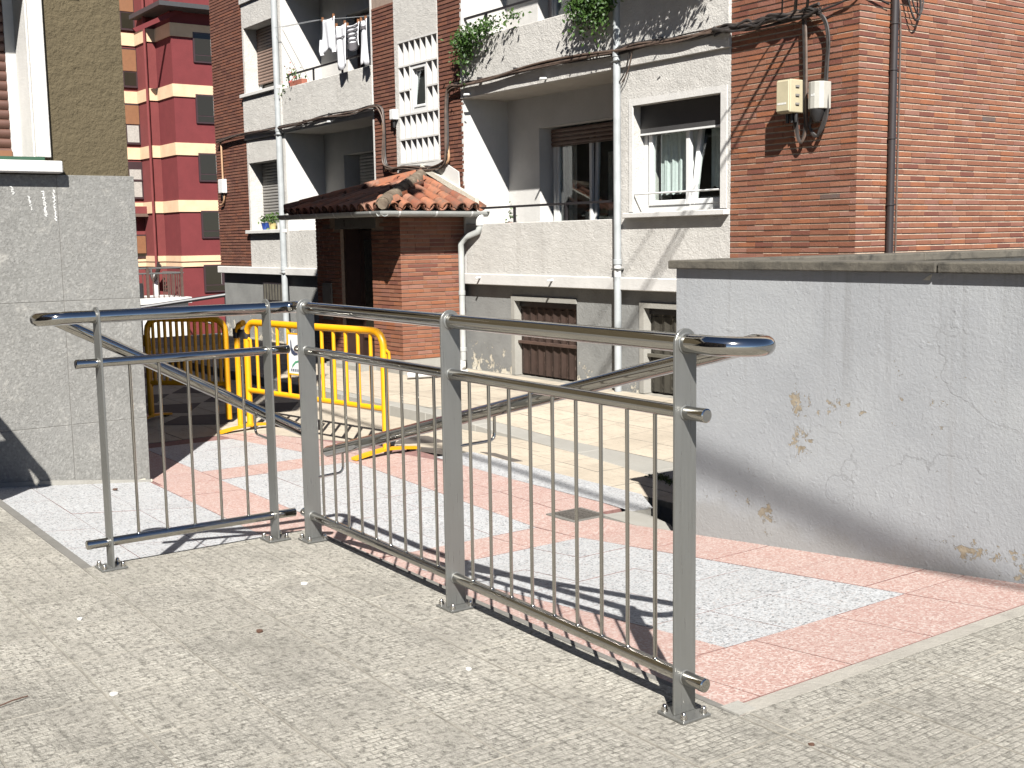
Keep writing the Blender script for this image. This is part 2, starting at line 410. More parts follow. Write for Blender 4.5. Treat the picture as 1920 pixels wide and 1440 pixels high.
M['frame_dark'] = simple('dark_window_frame', (.045,.022,.024), .45)
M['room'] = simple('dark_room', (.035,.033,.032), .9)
M['curtain'] = simple('lace_curtain', (.74,.78,.76), .9, var=.1, nscale=30)
M['curtain_warm'] = simple('beige_curtain', (.40,.37,.33), .9, var=.2, nscale=20)
M['cloth'] = simple('white_laundry', (.80,.80,.83), .9, var=.05, nscale=20)
M['doorwood'] = simple('dark_wood_door', (.040,.020,.015), .4, var=.3, nscale=6)
M['iron_rust'] = simple('rusty_brown_metal', (.085,.048,.034), .7, var=.3, nscale=9, bump=.002)
M['iron_olive'] = simple('olive_grey_metal', (.115,.105,.080), .7, var=.25, nscale=9, bump=.002)
M['brownbar'] = simple('shaded_barrier_paint', (.42,.17,.03), .5, var=.2, nscale=9)  # barrier yellow darkened to stand for shade; not in use
M['terra_pot'] = simple('terracotta_pot', (.36,.12,.075), .7)
M['blue_pot'] = simple('blue_glazed_pot', (.03,.07,.30), .3)
M['yellow_pot'] = simple('yellow_pot', (.62,.50,.22), .4)
M['white_pot'] = simple('white_pot', (.72,.70,.64), .4)
M['chalk'] = simple('chalk_scrape', (.62,.615,.59), .95, var=.15, nscale=40)
M['crust'] = simple('cement_crust', (.60,.56,.46), .95, var=.2, nscale=40, bump=.004)
M['green_trim'] = simple('dark_green_trim', (.035,.10,.055), .5)
M['sign_blue'] = simple('sign_blue', (.03,.10,.30), .4)
M['sign_red'] = simple('sign_red', (.45,.03,.03), .4)
M['iron_cover'] = simple('cast_iron_cover', (.12,.108,.095), .65, metal=.3, var=.25, nscale=20, bump=.002)
M['leaflitter'] = simple('dry_leaf', (.10,.045,.025), .8)
M['pebble'] = simple('white_chip', (.66,.64,.60), .8)
M['ground'] = simple('bare_ground', (.14,.125,.10), .95, var=.2, nscale=1)
M['navy'] = simple('dark_print', (.05,.06,.10), .5)
M['greenprint'] = simple('green_print', (.08,.30,.16), .5)
M['stripe'] = simple('grey_stripe_print', (.13,.12,.13), .9)

def tilemat():
    t = NT('terracotta_roof_tile')
    k = t.ramp(t.rnd(), [(0,(.31,.115,.060)),(.2,(.36,.145,.080)),(.4,(.25,.09,.052)),(.6,(.33,.155,.10)),(.8,(.21,.09,.06))], 'CONSTANT')
    k = t.mix(t.ramp(t.noise(7, 6, .75), [(.44, 0.), (.68, .8)]), k, (.12,.098,.076))
    k = t.mix(t.ramp(t.noise(30, 5, .75), [(.62, 0.), (.75, .6)]), k, (.34,.30,.22))
    t.base(k, .85, 0, .25); t.bump(t.noise(50, 5, .7), .004); return t.m
M['tile'] = tilemat()
def oldtile():
    t = NT('lichen_grey_tile')
    k = t.ramp(t.noise(10, 6, .75), [(.35, (.115,.085,.062)), (.55, (.19,.15,.11)), (.72, (.30,.26,.19))])
    t.base(k, .9, 0, .2); t.bump(t.noise(40, 5, .75), .006); return t.m
M['oldtile'] = oldtile()
def cladding():
    t = NT('grey_granite_cladding')
    k = t.ramp(t.noise(1.6, 6, .65), [(.3, (.21,.205,.188)), (.7, (.28,.273,.252))])
    v = t.n('ShaderNodeTexVoronoi'); v.inputs['Scale'].default_value = 75; t.link(t.pos((1,1,1)), v.inputs['Vector'])
    sp = t.n('ShaderNodeSeparateColor'); t.link(v.outputs['Color'], sp.inputs[0])
    fl = t.ramp(sp.outputs[0], [(0,(.14,.137,.125)),(.22,(.20,.197,.182)),(.62,(.25,.246,.23)),(.9,(.34,.333,.31))], 'CONSTANT')
    k = t.mix(.42, k, fl)
    k = t.mix(t.ramp(t.noise(5, 7, .75, t.pos(loc=(0,3,1)), .4), [(.57, 0.), (.68, .55)]), k, (.46,.44,.395))
    k = t.mix(t.ramp(t.noise(.9, 4, .6, t.pos(loc=(0,1.3,4))), [(.50, 0.), (.72, .45)]), k, (.22,.215,.205))
    t.base(k, .75, 0, .35); t.bump(t.math('ADD', t.noise(90, 5, .7), t.math('MULTIPLY', t.noise(9, 4, .6), .7)), .0055); return t.m
M['clad'] = cladding()
def glassmat(name, tint, fac):
    t = NT(name)
    tr = t.n('ShaderNodeBsdfTransparent'); tr.inputs[0].default_value = (*tint, 1)
    gl = t.n('ShaderNodeBsdfGlossy'); gl.inputs['Roughness'].default_value = .02; gl.inputs[0].default_value = (.95,.97,1,1)
    lw = t.n('ShaderNodeLayerWeight'); f = t.math('MULTIPLY_ADD', t.math('POWER', lw.outputs['Facing'], 4.0), .85, fac)
    mx = t.n('ShaderNodeMixShader'); t.link(f, mx.inputs[0]); t.link(tr.outputs[0], mx.inputs[1]); t.link(gl.outputs[0], mx.inputs[2])
    t.link(mx.outputs[0], t.out.inputs[0]); return t.m
M['glass'] = glassmat('window_glass', (.93,.96,.95), .045)
M['glass_dark'] = NT('dark_reflective_glass').base((.030,.026,.018), .12, 0, .35).m
def leafmat(name, a, b):
    t = NT(name)
    k = t.ramp(t.rnd(), [(0, a), (1, b)])
    t.base(k, .5, 0, .4)
    tl = t.n('ShaderNodeBsdfTranslucent'); t.link(k, tl.inputs[0])
    mx = t.n('ShaderNodeMixShader'); mx.inputs[0].default_value = .28
    t.link(t.p.outputs[0], mx.inputs[1]); t.link(tl.outputs[0], mx.inputs[2]); t.link(mx.outputs[0], t.out.inputs[0]); return t.m
M['leaf'] = leafmat('ivy_leaf', (.028,.075,.012), (.085,.16,.03))
M['leaf2'] = leafmat('potted_leaf', (.05,.11,.02), (.13,.21,.06))
M['weed'] = leafmat('moss_weed', (.045,.08,.02), (.09,.13,.04))
M['flower'] = simple('red_flower', (.42,.07,.06), .7)

# ================================================================== GROUND
def interp(x, pts):
    pts = sorted(pts)
    if x <= pts[0][0]: return pts[0][1]
    for (a, ya), (b, yb) in zip(pts, pts[1:]):
        if x <= b: return ya + (yb-ya)*(x-a)/(b-a)
    return pts[-1][1]
def zr(x): return max(-.25, min(0, .09*(x+2.28)))          # ramp, then the level landing
def zg(x, y):
    z = zr(x)
    if x < -4.9: z += .13*max(0, min(1, (2.75-y)/1.35))*min(1, (-4.9-x)/.3)
    return min(0, z + .022*max(0, min(1, (3.2-y)/.8))*max(0, min(1, (x+5.2)/.4))*min(1, (-2.3-x)/.8 if x < -2.3 else 0))
yb3 = lambda x: interp(x, [(-5.25, 3.93), (-7.78, 4.08), (-9.4, 3.76)])
yb4 = lambda x: interp(x, [(-5.2, 4.64), (-7.1, 4.66), (-9.0, 4.27), (-9.7, 3.95)])
zs = lambda x: -.25
ys = lambda x: interp(x, [(-9.7, 3.95), (-9.0, 4.27), (-7.5, 4.99), (-5.1, 4.955)])
yk = lambda x: interp(x, [(-12.5, 5.5), (-9.6, 5.46), (-8.6, 5.51), (-8.1, 5.60), (-7.36, 5.62), (-6.4, 5.51), (-5.65, 5.385), (-4.6, 5.2)])
yb_ = lambda x: interp(x, [(-9.8, 5.60), (-8.6, 5.76), (-7.7, 5.86), (-4.6, 5.87)])
zkb = lambda x: interp(x, [(-9.2, -.147), (-8.5, -.18), (-7.5, -.244), (-4, -.246)])
def zw(x, y): return zkb(x)+(-.14-zkb(x))*max(0, min(1, (y-yb_(x))/(7.7-yb_(x))))

zk = lambda x: -.25
def zst(x, y):
    a, b_ = ys(x), yk(x); return zs(x)+(zk(x)-zs(x))*max(0, min(1, (y-a)/max(.05, b_-a)))
g = MB().quad((-260,-260,-3.3),(260,-260,-3.3),(260,260,-3.3),(-260,260,-3.3)).build('ground', M['ground']); tag(g, kind='structure')

# raised platform the camera stands on
M['pjoint'] = simple('dirt_filled_joint', (.27,.25,.21), .95, var=.4, nscale=9)
plat = struct('paved_platform')
b = MB()
b.box(-12, 14, -12, 1.36, -3.2, -.0042); b.box(-5.13, 14, 1.36, 2.44, -3.2, -.0043); b.box(-2.28, 14, 2.44, 4.30, -3.2, -.0044)
b.build('platform_slab', M['pjoint'], plat)
T = .37
def paving(x0, x1, y0, y1):
    if x1-x0 < .04 or y1-y0 < .04: return
    if not visible(((x0+x1)/2, (y0+y1)/2, 0), .32): return
    g_ = random.choice((.0016,.0026,.0034)); gx_ = random.choice((.0008,.0014,.0022)); dz = [random.uniform(-.0012, .0012) for _ in range(4)]
    x0 += gx_; x1 -= gx_; y0 += g_; y1 -= g_; c = .0016
    mb = MB(); t = [(x0+c,y0+c,dz[0]),(x1-c,y0+c,dz[1]),(x1-c,y1-c,dz[2]),(x0+c,y1-c,dz[3])]
    e = [(x0,y0,-.0016),(x1,y0,-.0016),(x1,y1,-.0016),(x0,y1,-.0016)]; l = [(p[0],p[1],-.03) for p in e]
    mb.v = t+e+l; mb.f = [(0,1,2,3)] + [(4+i,4+(i+1)%4,(i+1)%4,i) for i in range(4)] + [(8+i,8+(i+1)%4,4+(i+1)%4,4+i) for i in range(4)]
    o = mb.build('paving_tile', M['paver'], plat); o.data.materials.append(M['pjoint']); o.data.polygons.foreach_set('material_index', [0]+[1]*8)
for i in range(-22, 6):
    for j in range(-9, 7):
        x0 = -2.11+T*i; x1 = x0+T; y0 = 2.48+T*j; y1 = y0+T
        if y1 > 4.3: y1 = 4.3
        if y0 >= 4.3: continue
        if j < -3: paving(x0, x1, y0, y1 if j < -4 else 1.36)
        elif j < -1:
            if x1 <= -5.1: continue
            if x0 < -5.0: x0 = -5.13
            paving(x0, x1, 1.36 if j == -3 else y0, y1)
        elif j == -1:
            if x1 <= -5.1: continue
            if x0 < -5.0: x0 = -5.13
            paving(x0, x1, y0, 2.44)
            if x1 > -2.28: paving(max(x0, -2.28), x1, 2.44, y1)
        else:
            if x1 <= -2.28: continue
            paving(max(x0, -2.28), x1, y0, y1)
MB().box(-12, -5.135, 1.362, 1.405, -.4, -.003).build('edge_strip', M['conc_dark'], plat)
MB().box(-5.16, -5.133, 1.405, 2.46, -.4, -.004).build('edge_strip', M['conc'], plat)
MB().box(-5.16, -2.30, 2.443, 2.468, -.4, -.003).build('edge_strip', M['conc_dark'], plat)
MB().prism([(-2.352,2.47,-.014),(-2.2765,2.47,-.005),(-2.2765,4.32,-.005),(-2.352,4.32,-.014)], (0,0,.006)).build('mortar_joint', M['strip'], plat)
MB().box(-2.36, -2.285, 2.445, 2.52, -.05, .0015).build('concrete_patch', M['conc'], plat)

# ramp and landing of terrazzo
M['joint'] = simple('dirty_red_joint', (.24,.125,.11), .95, var=.3, nscale=20)
ramp = struct('terrazzo_ramp')
b = MB()
gx = [-2.28-.0927*i for i in range(31)]+[-5.2,-5.6,-7,-9,-12]; gy = [1.38,1.6,1.9,2.2,2.45,2.7,2.95,3.2,3.5,4.0,4.365,4.7]
for xa, xb in zip(gx, gx[1:]):
    for ya, yb in zip(gy, gy[1:]):
        if (xb > -5.14 and ya < 2.4) or (xa > -5.25 and ya >= 4.36): continue
        b.quad((xa,ya,zg(xa,ya)-.0042),(xa,yb,zg(xa,yb)-.0042),(xb,yb,zg(xb,yb)-.0042),(xb,ya,zg(xb,ya)-.0042))
b.box(-12,-2.3,2.46,4.34,-3.1,-.45); b.box(-12,-5.14,1.38,2.46,-3.1,-.45)
b.build('ramp_slab', M['joint'], ramp)
def tz(x0, x1, ya0, yb0, ya1, yb1, mat):                  # columns x0 > x1 (going left), y pairs at each x
    g_ = random.choice((.0018,.0028,.0042)); h_ = random.choice((.0016,.0028,.004))
    if mat == 'tz_grey': g_ *= .5; h_ *= .5
    dz = random.uniform(-.001, .001)
    top = [(x0-g_, ya0+h_), (x0-h_, yb0-g_), (x1+g_, yb1-h_), (x1+h_, ya1+g_)]
    zz = [zg(x, y)+dz for x, y in top]
    mb = MB(); mb.v = [(x, y, z) for (x, y), z in zip(top, zz)] + [(x, y, z-.03) for (x, y), z in zip(top, zz)]
    mb.f = [(0,1,2,3),(4,7,6,5)] + [(i, 4+i, 4+(i+1)%4, (i+1)%4) for i in range(4)]
    o = mb.build('terrazzo_tile', M[mat], ramp); o.data.materials.append(M['joint']); o.data.polygons.foreach_set('material_index', [0]+[1]*5)
def tzr(x0, x1, y0, y1, mat): tz(x0, x1, y0, y1, y0, y1, mat)
ys_ = [2.47, 2.61, 3.05, 3.49, 3.94, 4.36]
for a, c in zip(ys_, ys_[1:]): tzr(-2.352, -2.785, a, c, 'tz_pink')
xs_ = [-2.785, -3.20, -3.615, -4.03, -4.445, -4.86]
for x0, x1 in zip(xs_, xs_[1:]):
    for a, c in ((2.91,3.253),(3.253,3.597),(3.597,3.94)): tzr(x0, x1, a, c, 'tz_grey')
    tzr(x0, x1, 2.47, 2.91, 'tz_pink')
xs_ = [-2.785, -2.985, -3.43, -3.874, -4.318, -4.86]
for x0, x1 in zip(xs_, xs_[1:]): tzr(x0, x1, 3.94, 4.36, 'tz_pink')
ys_ = [2.47, 2.75, 3.18, 3.60, 3.93]
for a, c in zip(ys_, ys_[1:]): tzr(-4.86, -5.25, a, c, 'tz_pink')
xs_ = [-5.25+(-2.51)*i/6 for i in range(7)]
for i, (x0, x1) in enumerate(zip(xs_, xs_[1:])):
    tzr(x0, x1, 2.59, 3.03, 'tz_pink')
    for k in range(3):
        f0, f1 = k/3, (k+1)/3; p, q = yb3(x0), yb3(x1)
        tz(x0, x1, 3.03+(p-3.03)*f0, 3.03+(p-3.03)*f1, 3.03+(q-3.03)*f0, 3.03+(q-3.03)*f1, 'tz_grey')
for k in range(3):
    f0, f1 = k/3, (k+1)/3; p, q = yb3(-7.76), yb3(-8.12)
    tz(-7.76, -8.12, 3.03+(p-3.03)*f0, 3.03+(p-3.03)*f1, 3.03+(q-3.03)*f0, 3.03+(q-3.03)*f1, 'tz_pink')
xs_ = [-8.12, -8.53, -8.94, -9.36]
for x0, x1 in zip(xs_, xs_[1:]):
    tzr(x0, x1, 2.62, 3.03, 'tz_pink')
    for k in range(2):
        f0, f1 = k/2, (k+1)/2; p, q = yb3(x0), yb3(x1)
        tz(x0, x1, 3.03+(p-3.03)*f0, 3.03+(p-3.03)*f1, 3.03+(q-3.03)*f0, 3.03+(q-3.03)*f1, 'tz_grey')
tzr(-7.76, -8.12, 2.62, 3.03, 'tz_pink')
xs_ = [-4.86, -5.3, -5.73, -6.17, -6.60, -7.04, -7.47, -7.91, -8.34, -8.78, -9.2, -9.6]
for x0, x1 in zip(xs_, xs_[1:]):
    p, q, p4, q4 = max(3.93, yb3(x0)) if x0 > -5.25 else yb3(x0), yb3(x1), yb4(x0), yb4(x1)
    if x0 > -4.9: p4 = q4 = 4.36; 
    mid0, mid1 = (p+p4)/2, (q+q4)/2
    if x0 > -4.9: tz(x0, x1, 3.93, 4.36, 3.93, 4.36, 'tz_pink')
    else:
        tz(x0, x1, p, mid0, q, mid1, 'tz_pink'); tz(x0, x1, mid0, p4, mid1, q4, 'tz_pink')
xs_ = [-5.165, -5.6, -6.05, -6.5, -6.95, -7.4, -7.955]
for x0, x1 in zip(xs_, xs_[1:]):
    for a, c in ((1.41,1.80),(1.80,2.20),(2.20,2.59)): tzr(x0, x1, a, c, 'tz_grey')
tzr(-5.165, -5.25, 2.47, 2.59, 'tz_pink')
# the wedge that lifts the landing to the old pavement
b = MB()
st = [(-7.5, 4.65, -.2495, 4.99, -.249), (-6.4, 4.62, -.249, 4.98, -.249), (-5.51, 4.63, -.246, 4.978, -.248), (-5.18, 4.60, -.244, 4.76, -.236), (-5.04, 4.62, -.203, 4.645, -.205)]
for p, q in zip(st, st[1:]): b.quad((p[0],p[1],p[2]),(p[0],p[3],p[4]),(q[0],q[3],q[4]),(q[0],q[1],q[2]))
b.build('terrazzo_wedge', M['tz_grey'], ramp)
b = MB(); b.prism([(-5.19,4.598,-.26),(-5.19,4.598,-.246),(-5.042,4.612,-.206),(-5.042,4.612,-.45)], (0,.012,0)); b.prism([(-5.04,4.626,-.45),(-5.04,4.626,-.207),(-5.18,4.76,-.238),(-5.51,4.978,-.25),(-5.51,4.978,-.45)], (-.012,-.012,0))
b.build('wedge_edge', M['conc'], ramp)
MB().prism([(-5.22,4.40,0),(-4.56,4.365,0),(-4.58,4.40,0),(-4.72,4.50,0),(-4.80,4.553,0),(-5.05,4.615,0),(-5.20,4.60,0)], (0,0,.05)).build('drain_kerb', M['conc'], ramp).location = (0,0,-.292)
MB().box(-5.6, -4.54, 4.36, 5.0, -.8, -.42).build('drain_floor', M['conc_dark'], ramp)

# lower street (old beige paving with dark bands) and pavement by the building
street = struct('street_paving')
b = MB()
xs_ = [-4.5, -5.1, -5.35, -6.4, -7.5, -8.2, -9.0, -9.6, -10.2]
for x0, x1 in zip(xs_, xs_[1:]):
    for f0, f1 in ((0,.34),(.34,.67),(.67,1.0)):
        q = lambda x, f: (x, ys(x)+(yk(x)+.05-ys(x))*f, zst(x, ys(x)+(yk(x)-ys(x))*f)-.0045)
        b.quad(q(x0,f0), q(x0,f1), q(x1,f1), q(x1,f0))
b.box(-17.5, -10.2, .5, 9.0, -.6, -.2565); b.box(-10.2, -9.3, 2.4, 4.6, -.6, -.2568)
b.quad((-17.5,0.5,-.257),(-17.5,30,-.257),(-27,30,-2.6),(-27,-10,-2.6)); b.quad((-27,-10,-2.6),(-27,30,-2.6),(-60,40,-3.1),(-60,-10,-3.1))
b.build('street_bed', M['pjoint'], street)
b = MB(); b.box(-5.53, -4.35, 4.965, 4.99, -.8, -.256); b.build('kerb_riser', M['conc_dark'], street)
def slab(x0, x1, y0a, y1a, y0b, y1b, mat, zf, dz=0, name='paving_slab', par=None):
    g_ = random.choice((.0015,.003,.0045)); top = [(x0-g_, y0a+g_), (x0-g_, y1a-g_), (x1+g_, y1b-g_), (x1+g_, y0b+g_)]
    if min(y1a-y0a, y1b-y0b) < .01: return
    e = random.uniform(-.001, .001)+dz
    mb = MB(); mb.v = [(x,y,zf(x,y)+e) for x,y in top]+[(x,y,zf(x,y)-.04) for x,y in top]
    mb.f = [(0,1,2,3)]+[(i,4+i,4+(i+1)%4,(i+1)%4) for i in range(4)]
    o = mb.build(name, M[mat], par or street); o.data.materials.append(M['pjoint']); o.data.polygons.foreach_set('material_index', [0]+[1]*4)
P = .44
x = -4.5
while x > -9.6:
    x1 = max(x-P, -9.6)
    rows = 3 if x < -7 else 2
    for k in range(rows):
        f0, f1 = k/rows, (k+1)/rows
        A0, A1, B0, B1 = ys(x), yk(x)-.0, ys(x1), yk(x1)
        slab(x, x1, A0+(A1-A0)*f0, A0+(A1-A0)*f1, B0+(B1-B0)*f0, B0+(B1-B0)*f1, 'beige', zst)
    x = x1
x = -9.6
while x > -17:
    for k in range(7):
        slab(x, x-P, 2.62+k*P*.93, 2.62+(k+1)*P*.93, 2.62+k*P*.93, 2.62+(k+1)*P*.93, 'beige', lambda q, y: -.25)
    x -= P
def band(pts, dz=.004):                                  # dark paving stones let into the beige ones
    mb = MB(); mb.prism([(x,y,(zst(x,y) if x > -9.65 else -.25)+dz-.03) for x,y in pts], (0,0,.03)); mb.build('dark_band', M['darktile'], street)
band([(-8.51,5.0),(-8.35,5.11),(-7.99,5.08),(-8.2,4.69)]); band([(-8.14,4.68),(-8.01,4.74),(-7.65,4.83),(-7.72,4.90),(-8.0,4.76)]); band([(-7.44,5.03),(-7.32,5.09),(-6.92,5.06),(-6.95,4.99)])
for k in range(5):
    x0 = -10.3-k*.95
    band([(x0-.2,3.55),(x0+.15,4.05),(x0-.45,4.40),(x0-.62,3.9)]); band([(x0-.5,4.45),(x0-.2,4.85),(x0-.75,5.2),(x0-.95,4.75)])
walk = struct('pavement')
b = MB(); xs_ = [-4.2,-5,-6,-7.5,-8.0,-8.5,-9.2,-12,-19.3]
for x0, x1 in zip(xs_, xs_[1:]):
    q = lambda x, f: (x, yb_(x)-.03+(7.9-yb_(x))*f, zw(x, yb_(x)+(7.7-yb_(x))*f)-.0045)
    for f0, f1 in ((0,.5),(.5,1)): b.quad(q(x0,f0), q(x0,f1), q(x1,f1), q(x1,f0))
b.build('pavement_slab', M['pjoint'], walk)
x = -4.5
while x > -17:
    for k in range(5):
        f0, f1 = k/5, (k+1)/5; a, c = yb_(x), yb_(x-P)
        slab(x, x-P, a+(7.70-a)*f0, a+(7.70-a)*f1, c+(7.70-c)*f0, c+(7.70-c)*f1, 'beige', zw, par=walk)
    x -= P
xk = [-4.6, -5.3, -6.0, -6.9, -7.6, -8.3, -9.0, -9.6, -10.6, -11.6, -12.6, -14, -16, -19]
for x0, x1 in zip(xk, xk[1:]):
    mb = MB(); y0, y1 = yk(x0), yk(x1); gp = .001
    e = random.uniform(-.0015,.0015); tp = [(x0-gp,y0,zkb(x0)+e),(x0-gp,yb_(x0)-.002,zkb(x0)+e),(x1+gp,yb_(x1)-.002,zkb(x1)+e),(x1+gp,y1,zkb(x1)+e)]
    mb.v = tp+[(p[0],p[1],-.5) for p in tp]; mb.f = [(0,1,2,3)]+[(i,4+i,4+(i+1)%4,(i+1)%4) for i in range(4)]; bevel(mb.build('kerb_stone', M['conc'], walk), .005, 1)

# weeds, litter
def leaves(mb, c, n, rad, size, drop=0, flat=.4):
    for _ in range(n):
        p = Vector((random.gauss(c[0], rad[0]), random.gauss(c[1], rad[1]), random.gauss(c[2], rad[2])))
        if drop: p.z -= abs(random.gauss(0, drop))
        s_ = size*random.uniform(.55, 1.25)
        nrm = Vector((random.uniform(-1,1), random.uniform(-1.2,.6), random.uniform(-.3,1))).normalized()
        a = nrm.orthogonal().normalized(); a = (Matrix.Rotation(random.uniform(0, 6.28), 3, nrm) @ a); b_ = nrm.cross(a)
        tip = p + a*s_ - nrm*s_*.15
        mb.quad(p - a*s_*.6, p + b_*s_*.45 + a*s_*.1, tip, p - b_*s_*.45 + a*s_*.1)
mb = MB()
for i in range(46): leaves(mb, (-5.88+.52*i/46, 5.42-.08*i/46, -.242), 12, (.02,.03,.008), .015)
tag(mb.build('moss_weed', M['weed']), kind='stuff', label='low green weed growing along the joint of the old pavement by the grey wall', cat='weed')
def chip(x, y, z, s_, mat, name, label, cat, grp=None):
    mb = MB(); n_ = 7
    ring = [(x+s_*random.uniform(.6,1.1)*math.cos(6.283*k/n_), y+s_*random.uniform(.6,1.1)*math.sin(6.283*k/n_), z) for k in range(n_)]
    mb.prism(ring, (0,0,s_*.35)); tag(mb.build(name, M[mat]), label, cat, grp)
chip(-3.59,1.02,0.001,.016,'pebble','stone_chip','white stone chip lying in the middle of the ribbed paving','stone chip')
chip(-4.42,1.15,0.001,.014,'pebble','stone_chip','small white stone chip on the paving nearest the left railing post','stone chip')
chip(-4.30,2.02,0.001,.017,'pebble','stone_chip','flat white stone chip just in front of the railing corner','stone chip')
chip(-3.08,2.02,0.001,.013,'pebble','stone_chip','tiny white stone chip left of the middle railing post','stone chip')
chip(-3.86,1.63,0.001,.017,'leaflitter','dry_leaf','curled brown dry leaf on the paving in front of the railing','dry leaf')
chip(-2.02,2.45,0.001,.010,'leaflitter','dry_leaf','tiny reddish dry leaf on the paving right of the end post','dry leaf')
chip(-7.66,2.27,-.198,.02,'leaflitter','dry_leaf','small reddish leaf at the foot of the granite clad wall','dry leaf')
tw = [(-3.74,.66,.004),(-3.70,.71,.008),(-3.71,.75,.012),(-3.735,.80,.006)]
tag(MB().tube(tw, .0022, 5).build('twig', M['leaflitter'], None, True), 'thin bent twig lying on the paving at lower left', 'twig')
# manhole
mh = thing('drain_cover', 'square cast iron drain cover set in the pink tiles beside the grey wall', 'drain cover'); zm = -.243
MB().box(-5.46,-5.19,4.16,4.43,zm-.02,zm+.0005).build('frame', M['conc_dark'], mh)
cv = MB().box(-5.43,-5.22,4.19,4.40,zm-.02,zm+.004).build('cover', M['iron_cover'], mh)
mb = MB()
for k in range(6): mb.box(-5.42+.035*k, -5.42+.035*k+.012, 4.20, 4.39, zm+.004, zm+.009)
for k in range(4): mb.box(-5.425, -5.225, 4.215+.048*k, 4.222+.048*k, zm+.0035, zm+.008)
mb.build('cover_rib', M['iron_cover'], cv)

# ================================================================== STAINLESS RAILING
rail = thing('railing', 'polished stainless steel corner railing with sloping handrails between platform and ramp', 'railing')
def py(x): return 2.345 - (x+3.65)*.0216
PX = [-4.93, -3.655, -2.383]; ZT = 1.10; ZM = .902; ZB = .118; RT = .0275; RM = .0198
def post(x, y, along):                                    # along: 'x' or 'y' = direction of the rails
    w_, th = .0425, .0045
    prof = [(-w_, .010), (w_, .010), (w_, ZT)] + [(w_*math.cos(math.pi*i/12), ZT + w_*math.sin(math.pi*i/12)) for i in range(1, 12)] + [(-w_, ZT)]
    mb = MB()
    if along == 'x': mb.prism([(x-th, y+a, z) for a, z in prof], (2*th, 0, 0))
    else: mb.prism([(x+a, y+th, z) for a, z in prof], (0, -2*th, 0))
    po = bevel(mb.build('post', M['steel_flat'], rail), .0012, 1)
    s_ = .056
    pl = MB().box(x-s_, x+s_, y-s_, y+s_, .0015, .0095).build('base_plate', M['steel_flat'], po); bevel(pl, .0015)
    for sx, sy_ in ((-1,-1),(1,-1),(1,1),(-1,1)):
        mb = MB(); c = (x+sx*.040, y+sy_*.040, .0095)
        mb.lathe(c, [(.0105,0),(.0105,.009),(.0088,.0095),(.0088,.015),(.0072,.0195),(.004,.0222),(.0004,.0230)], 10)
        mb.build('bolt', M['steel_bolt'], po, True, 50)
    for z, r_ in ((ZT, RT), (ZM, RM), (ZB, RM)):
        mb = MB()
        if along == 'x': mb.lathe((x-.009, y, z), [(r_+.0005,0),(r_+.0035,.002),(r_+.0035,.016),(r_+.0005,.018)], 20, (1,0,0))
        else: mb.lathe((x, y-.009, z), [(r_+.0005,0),(r_+.0035,.002),(r_+.0035,.016),(r_+.0005,.018)], 20, (0,1,0))
        mb.build('weld_collar', M['steel_flat'], po, True, 50)
for x in PX: post(x, py(x), 'x')
XL = -5.06; LYP = [1.463, 2.236]
for y in LYP: post(XL, y, 'y')
# top rail: corner piece, long run, loop at the right end, sloping handrail on the ramp side
cr = Vector((XL, py(XL)+.006, ZT))
run = [Vector((XL, 1.34, ZT)), Vector((XL, cr.y-.055, ZT))] + arc((XL+.055, cr.y-.055, ZT), (-.055,0,0), (0,.055,0), 8, 0, math.pi/2)[1:-1] + [Vector((XL+.055, cr.y, ZT)), Vector((-2.32, py(-2.32), ZT))]
MB().tube(run, RT, 24, False).build('top_rail', M['steel'], rail, True)
e0 = Vector((-2.305, py(-2.305), ZT)); off = .10
loop = [Vector((-2.325, py(-2.325), ZT))] + [Vector((e0.x + off*math.sin(a), e0.y + off - off*math.cos(a), ZT - .010*i/16)) for i, a in enumerate([math.pi*i/16 for i in range(17)])]
h_end = Vector((-5.08, 2.54, .385)); h0 = loop[-1]; hd = (h_end-h0)
loop += [h0 + hd*t for t in (.02,)]
MB().tube(loop, RT+.0006, 24, False).build('end_loop', M['steel'], rail, True)
MB().tube([h0 + hd*.015, h0+hd*.5, h_end], RT, 24).build('ramp_handrail', M['steel'], rail, True)
e1 = Vector((XL, 1.335, ZT)); off = .09
loop = [Vector((XL, 1.36, ZT))] + [Vector((e1.x - off + off*math.cos(a), e1.y - off*math.sin(a), ZT - .012*i/16)) for i, a in enumerate([math.pi*i/16 for i in range(17)])]
h1 = loop[-1]; h1e = Vector((-5.24, 2.50, .465)); hd1 = h1e-h1
loop += [h1+hd1*.03]
MB().tube(loop, RT+.0006, 24, False).build('end_loop', M['steel'], rail, True)
MB().tube([h1+hd1*.02, h1+hd1*.5, h1e], RT, 24).build('stair_handrail', M['steel'], rail, True)
for z, nm in ((ZM, 'middle_rail'), (ZB, 'bottom_rail')):
    a0, a1 = -5.03, -2.297
    MB().tube([(a0, py(a0), z), (a1, py(a1), z)], RM, 20).build(nm, M['steel'], rail, True)
    MB().lathe((a1-.014, py(a1), z), [(RM+.0008,0),(RM+.0008,.016),(RM-.003,.0185),(.012,.0188),(.0005,.0165)], 20, (1,0,0)).build('end_cap', M['steel'], rail, True, 30)
    MB().tube([(XL, 1.368, z), (XL, 2.335, z)], RM, 20).build(nm, M['steel'], rail, True)
    MB().lathe((XL, 1.382, z), [(RM+.0008,0),(RM+.0008,.016),(RM-.003,.0185),(.0005,.0185)], 20, (0,-1,0)).build('end_cap', M['steel'], rail, True, 30)
    MB().lathe((XL, 2.325, z), [(RM+.0008,0),(RM+.0008,.016),(RM-.003,.0185),(.0005,.0185)], 20, (0,1,0)).build('end_cap', M['steel'], rail, True, 30)
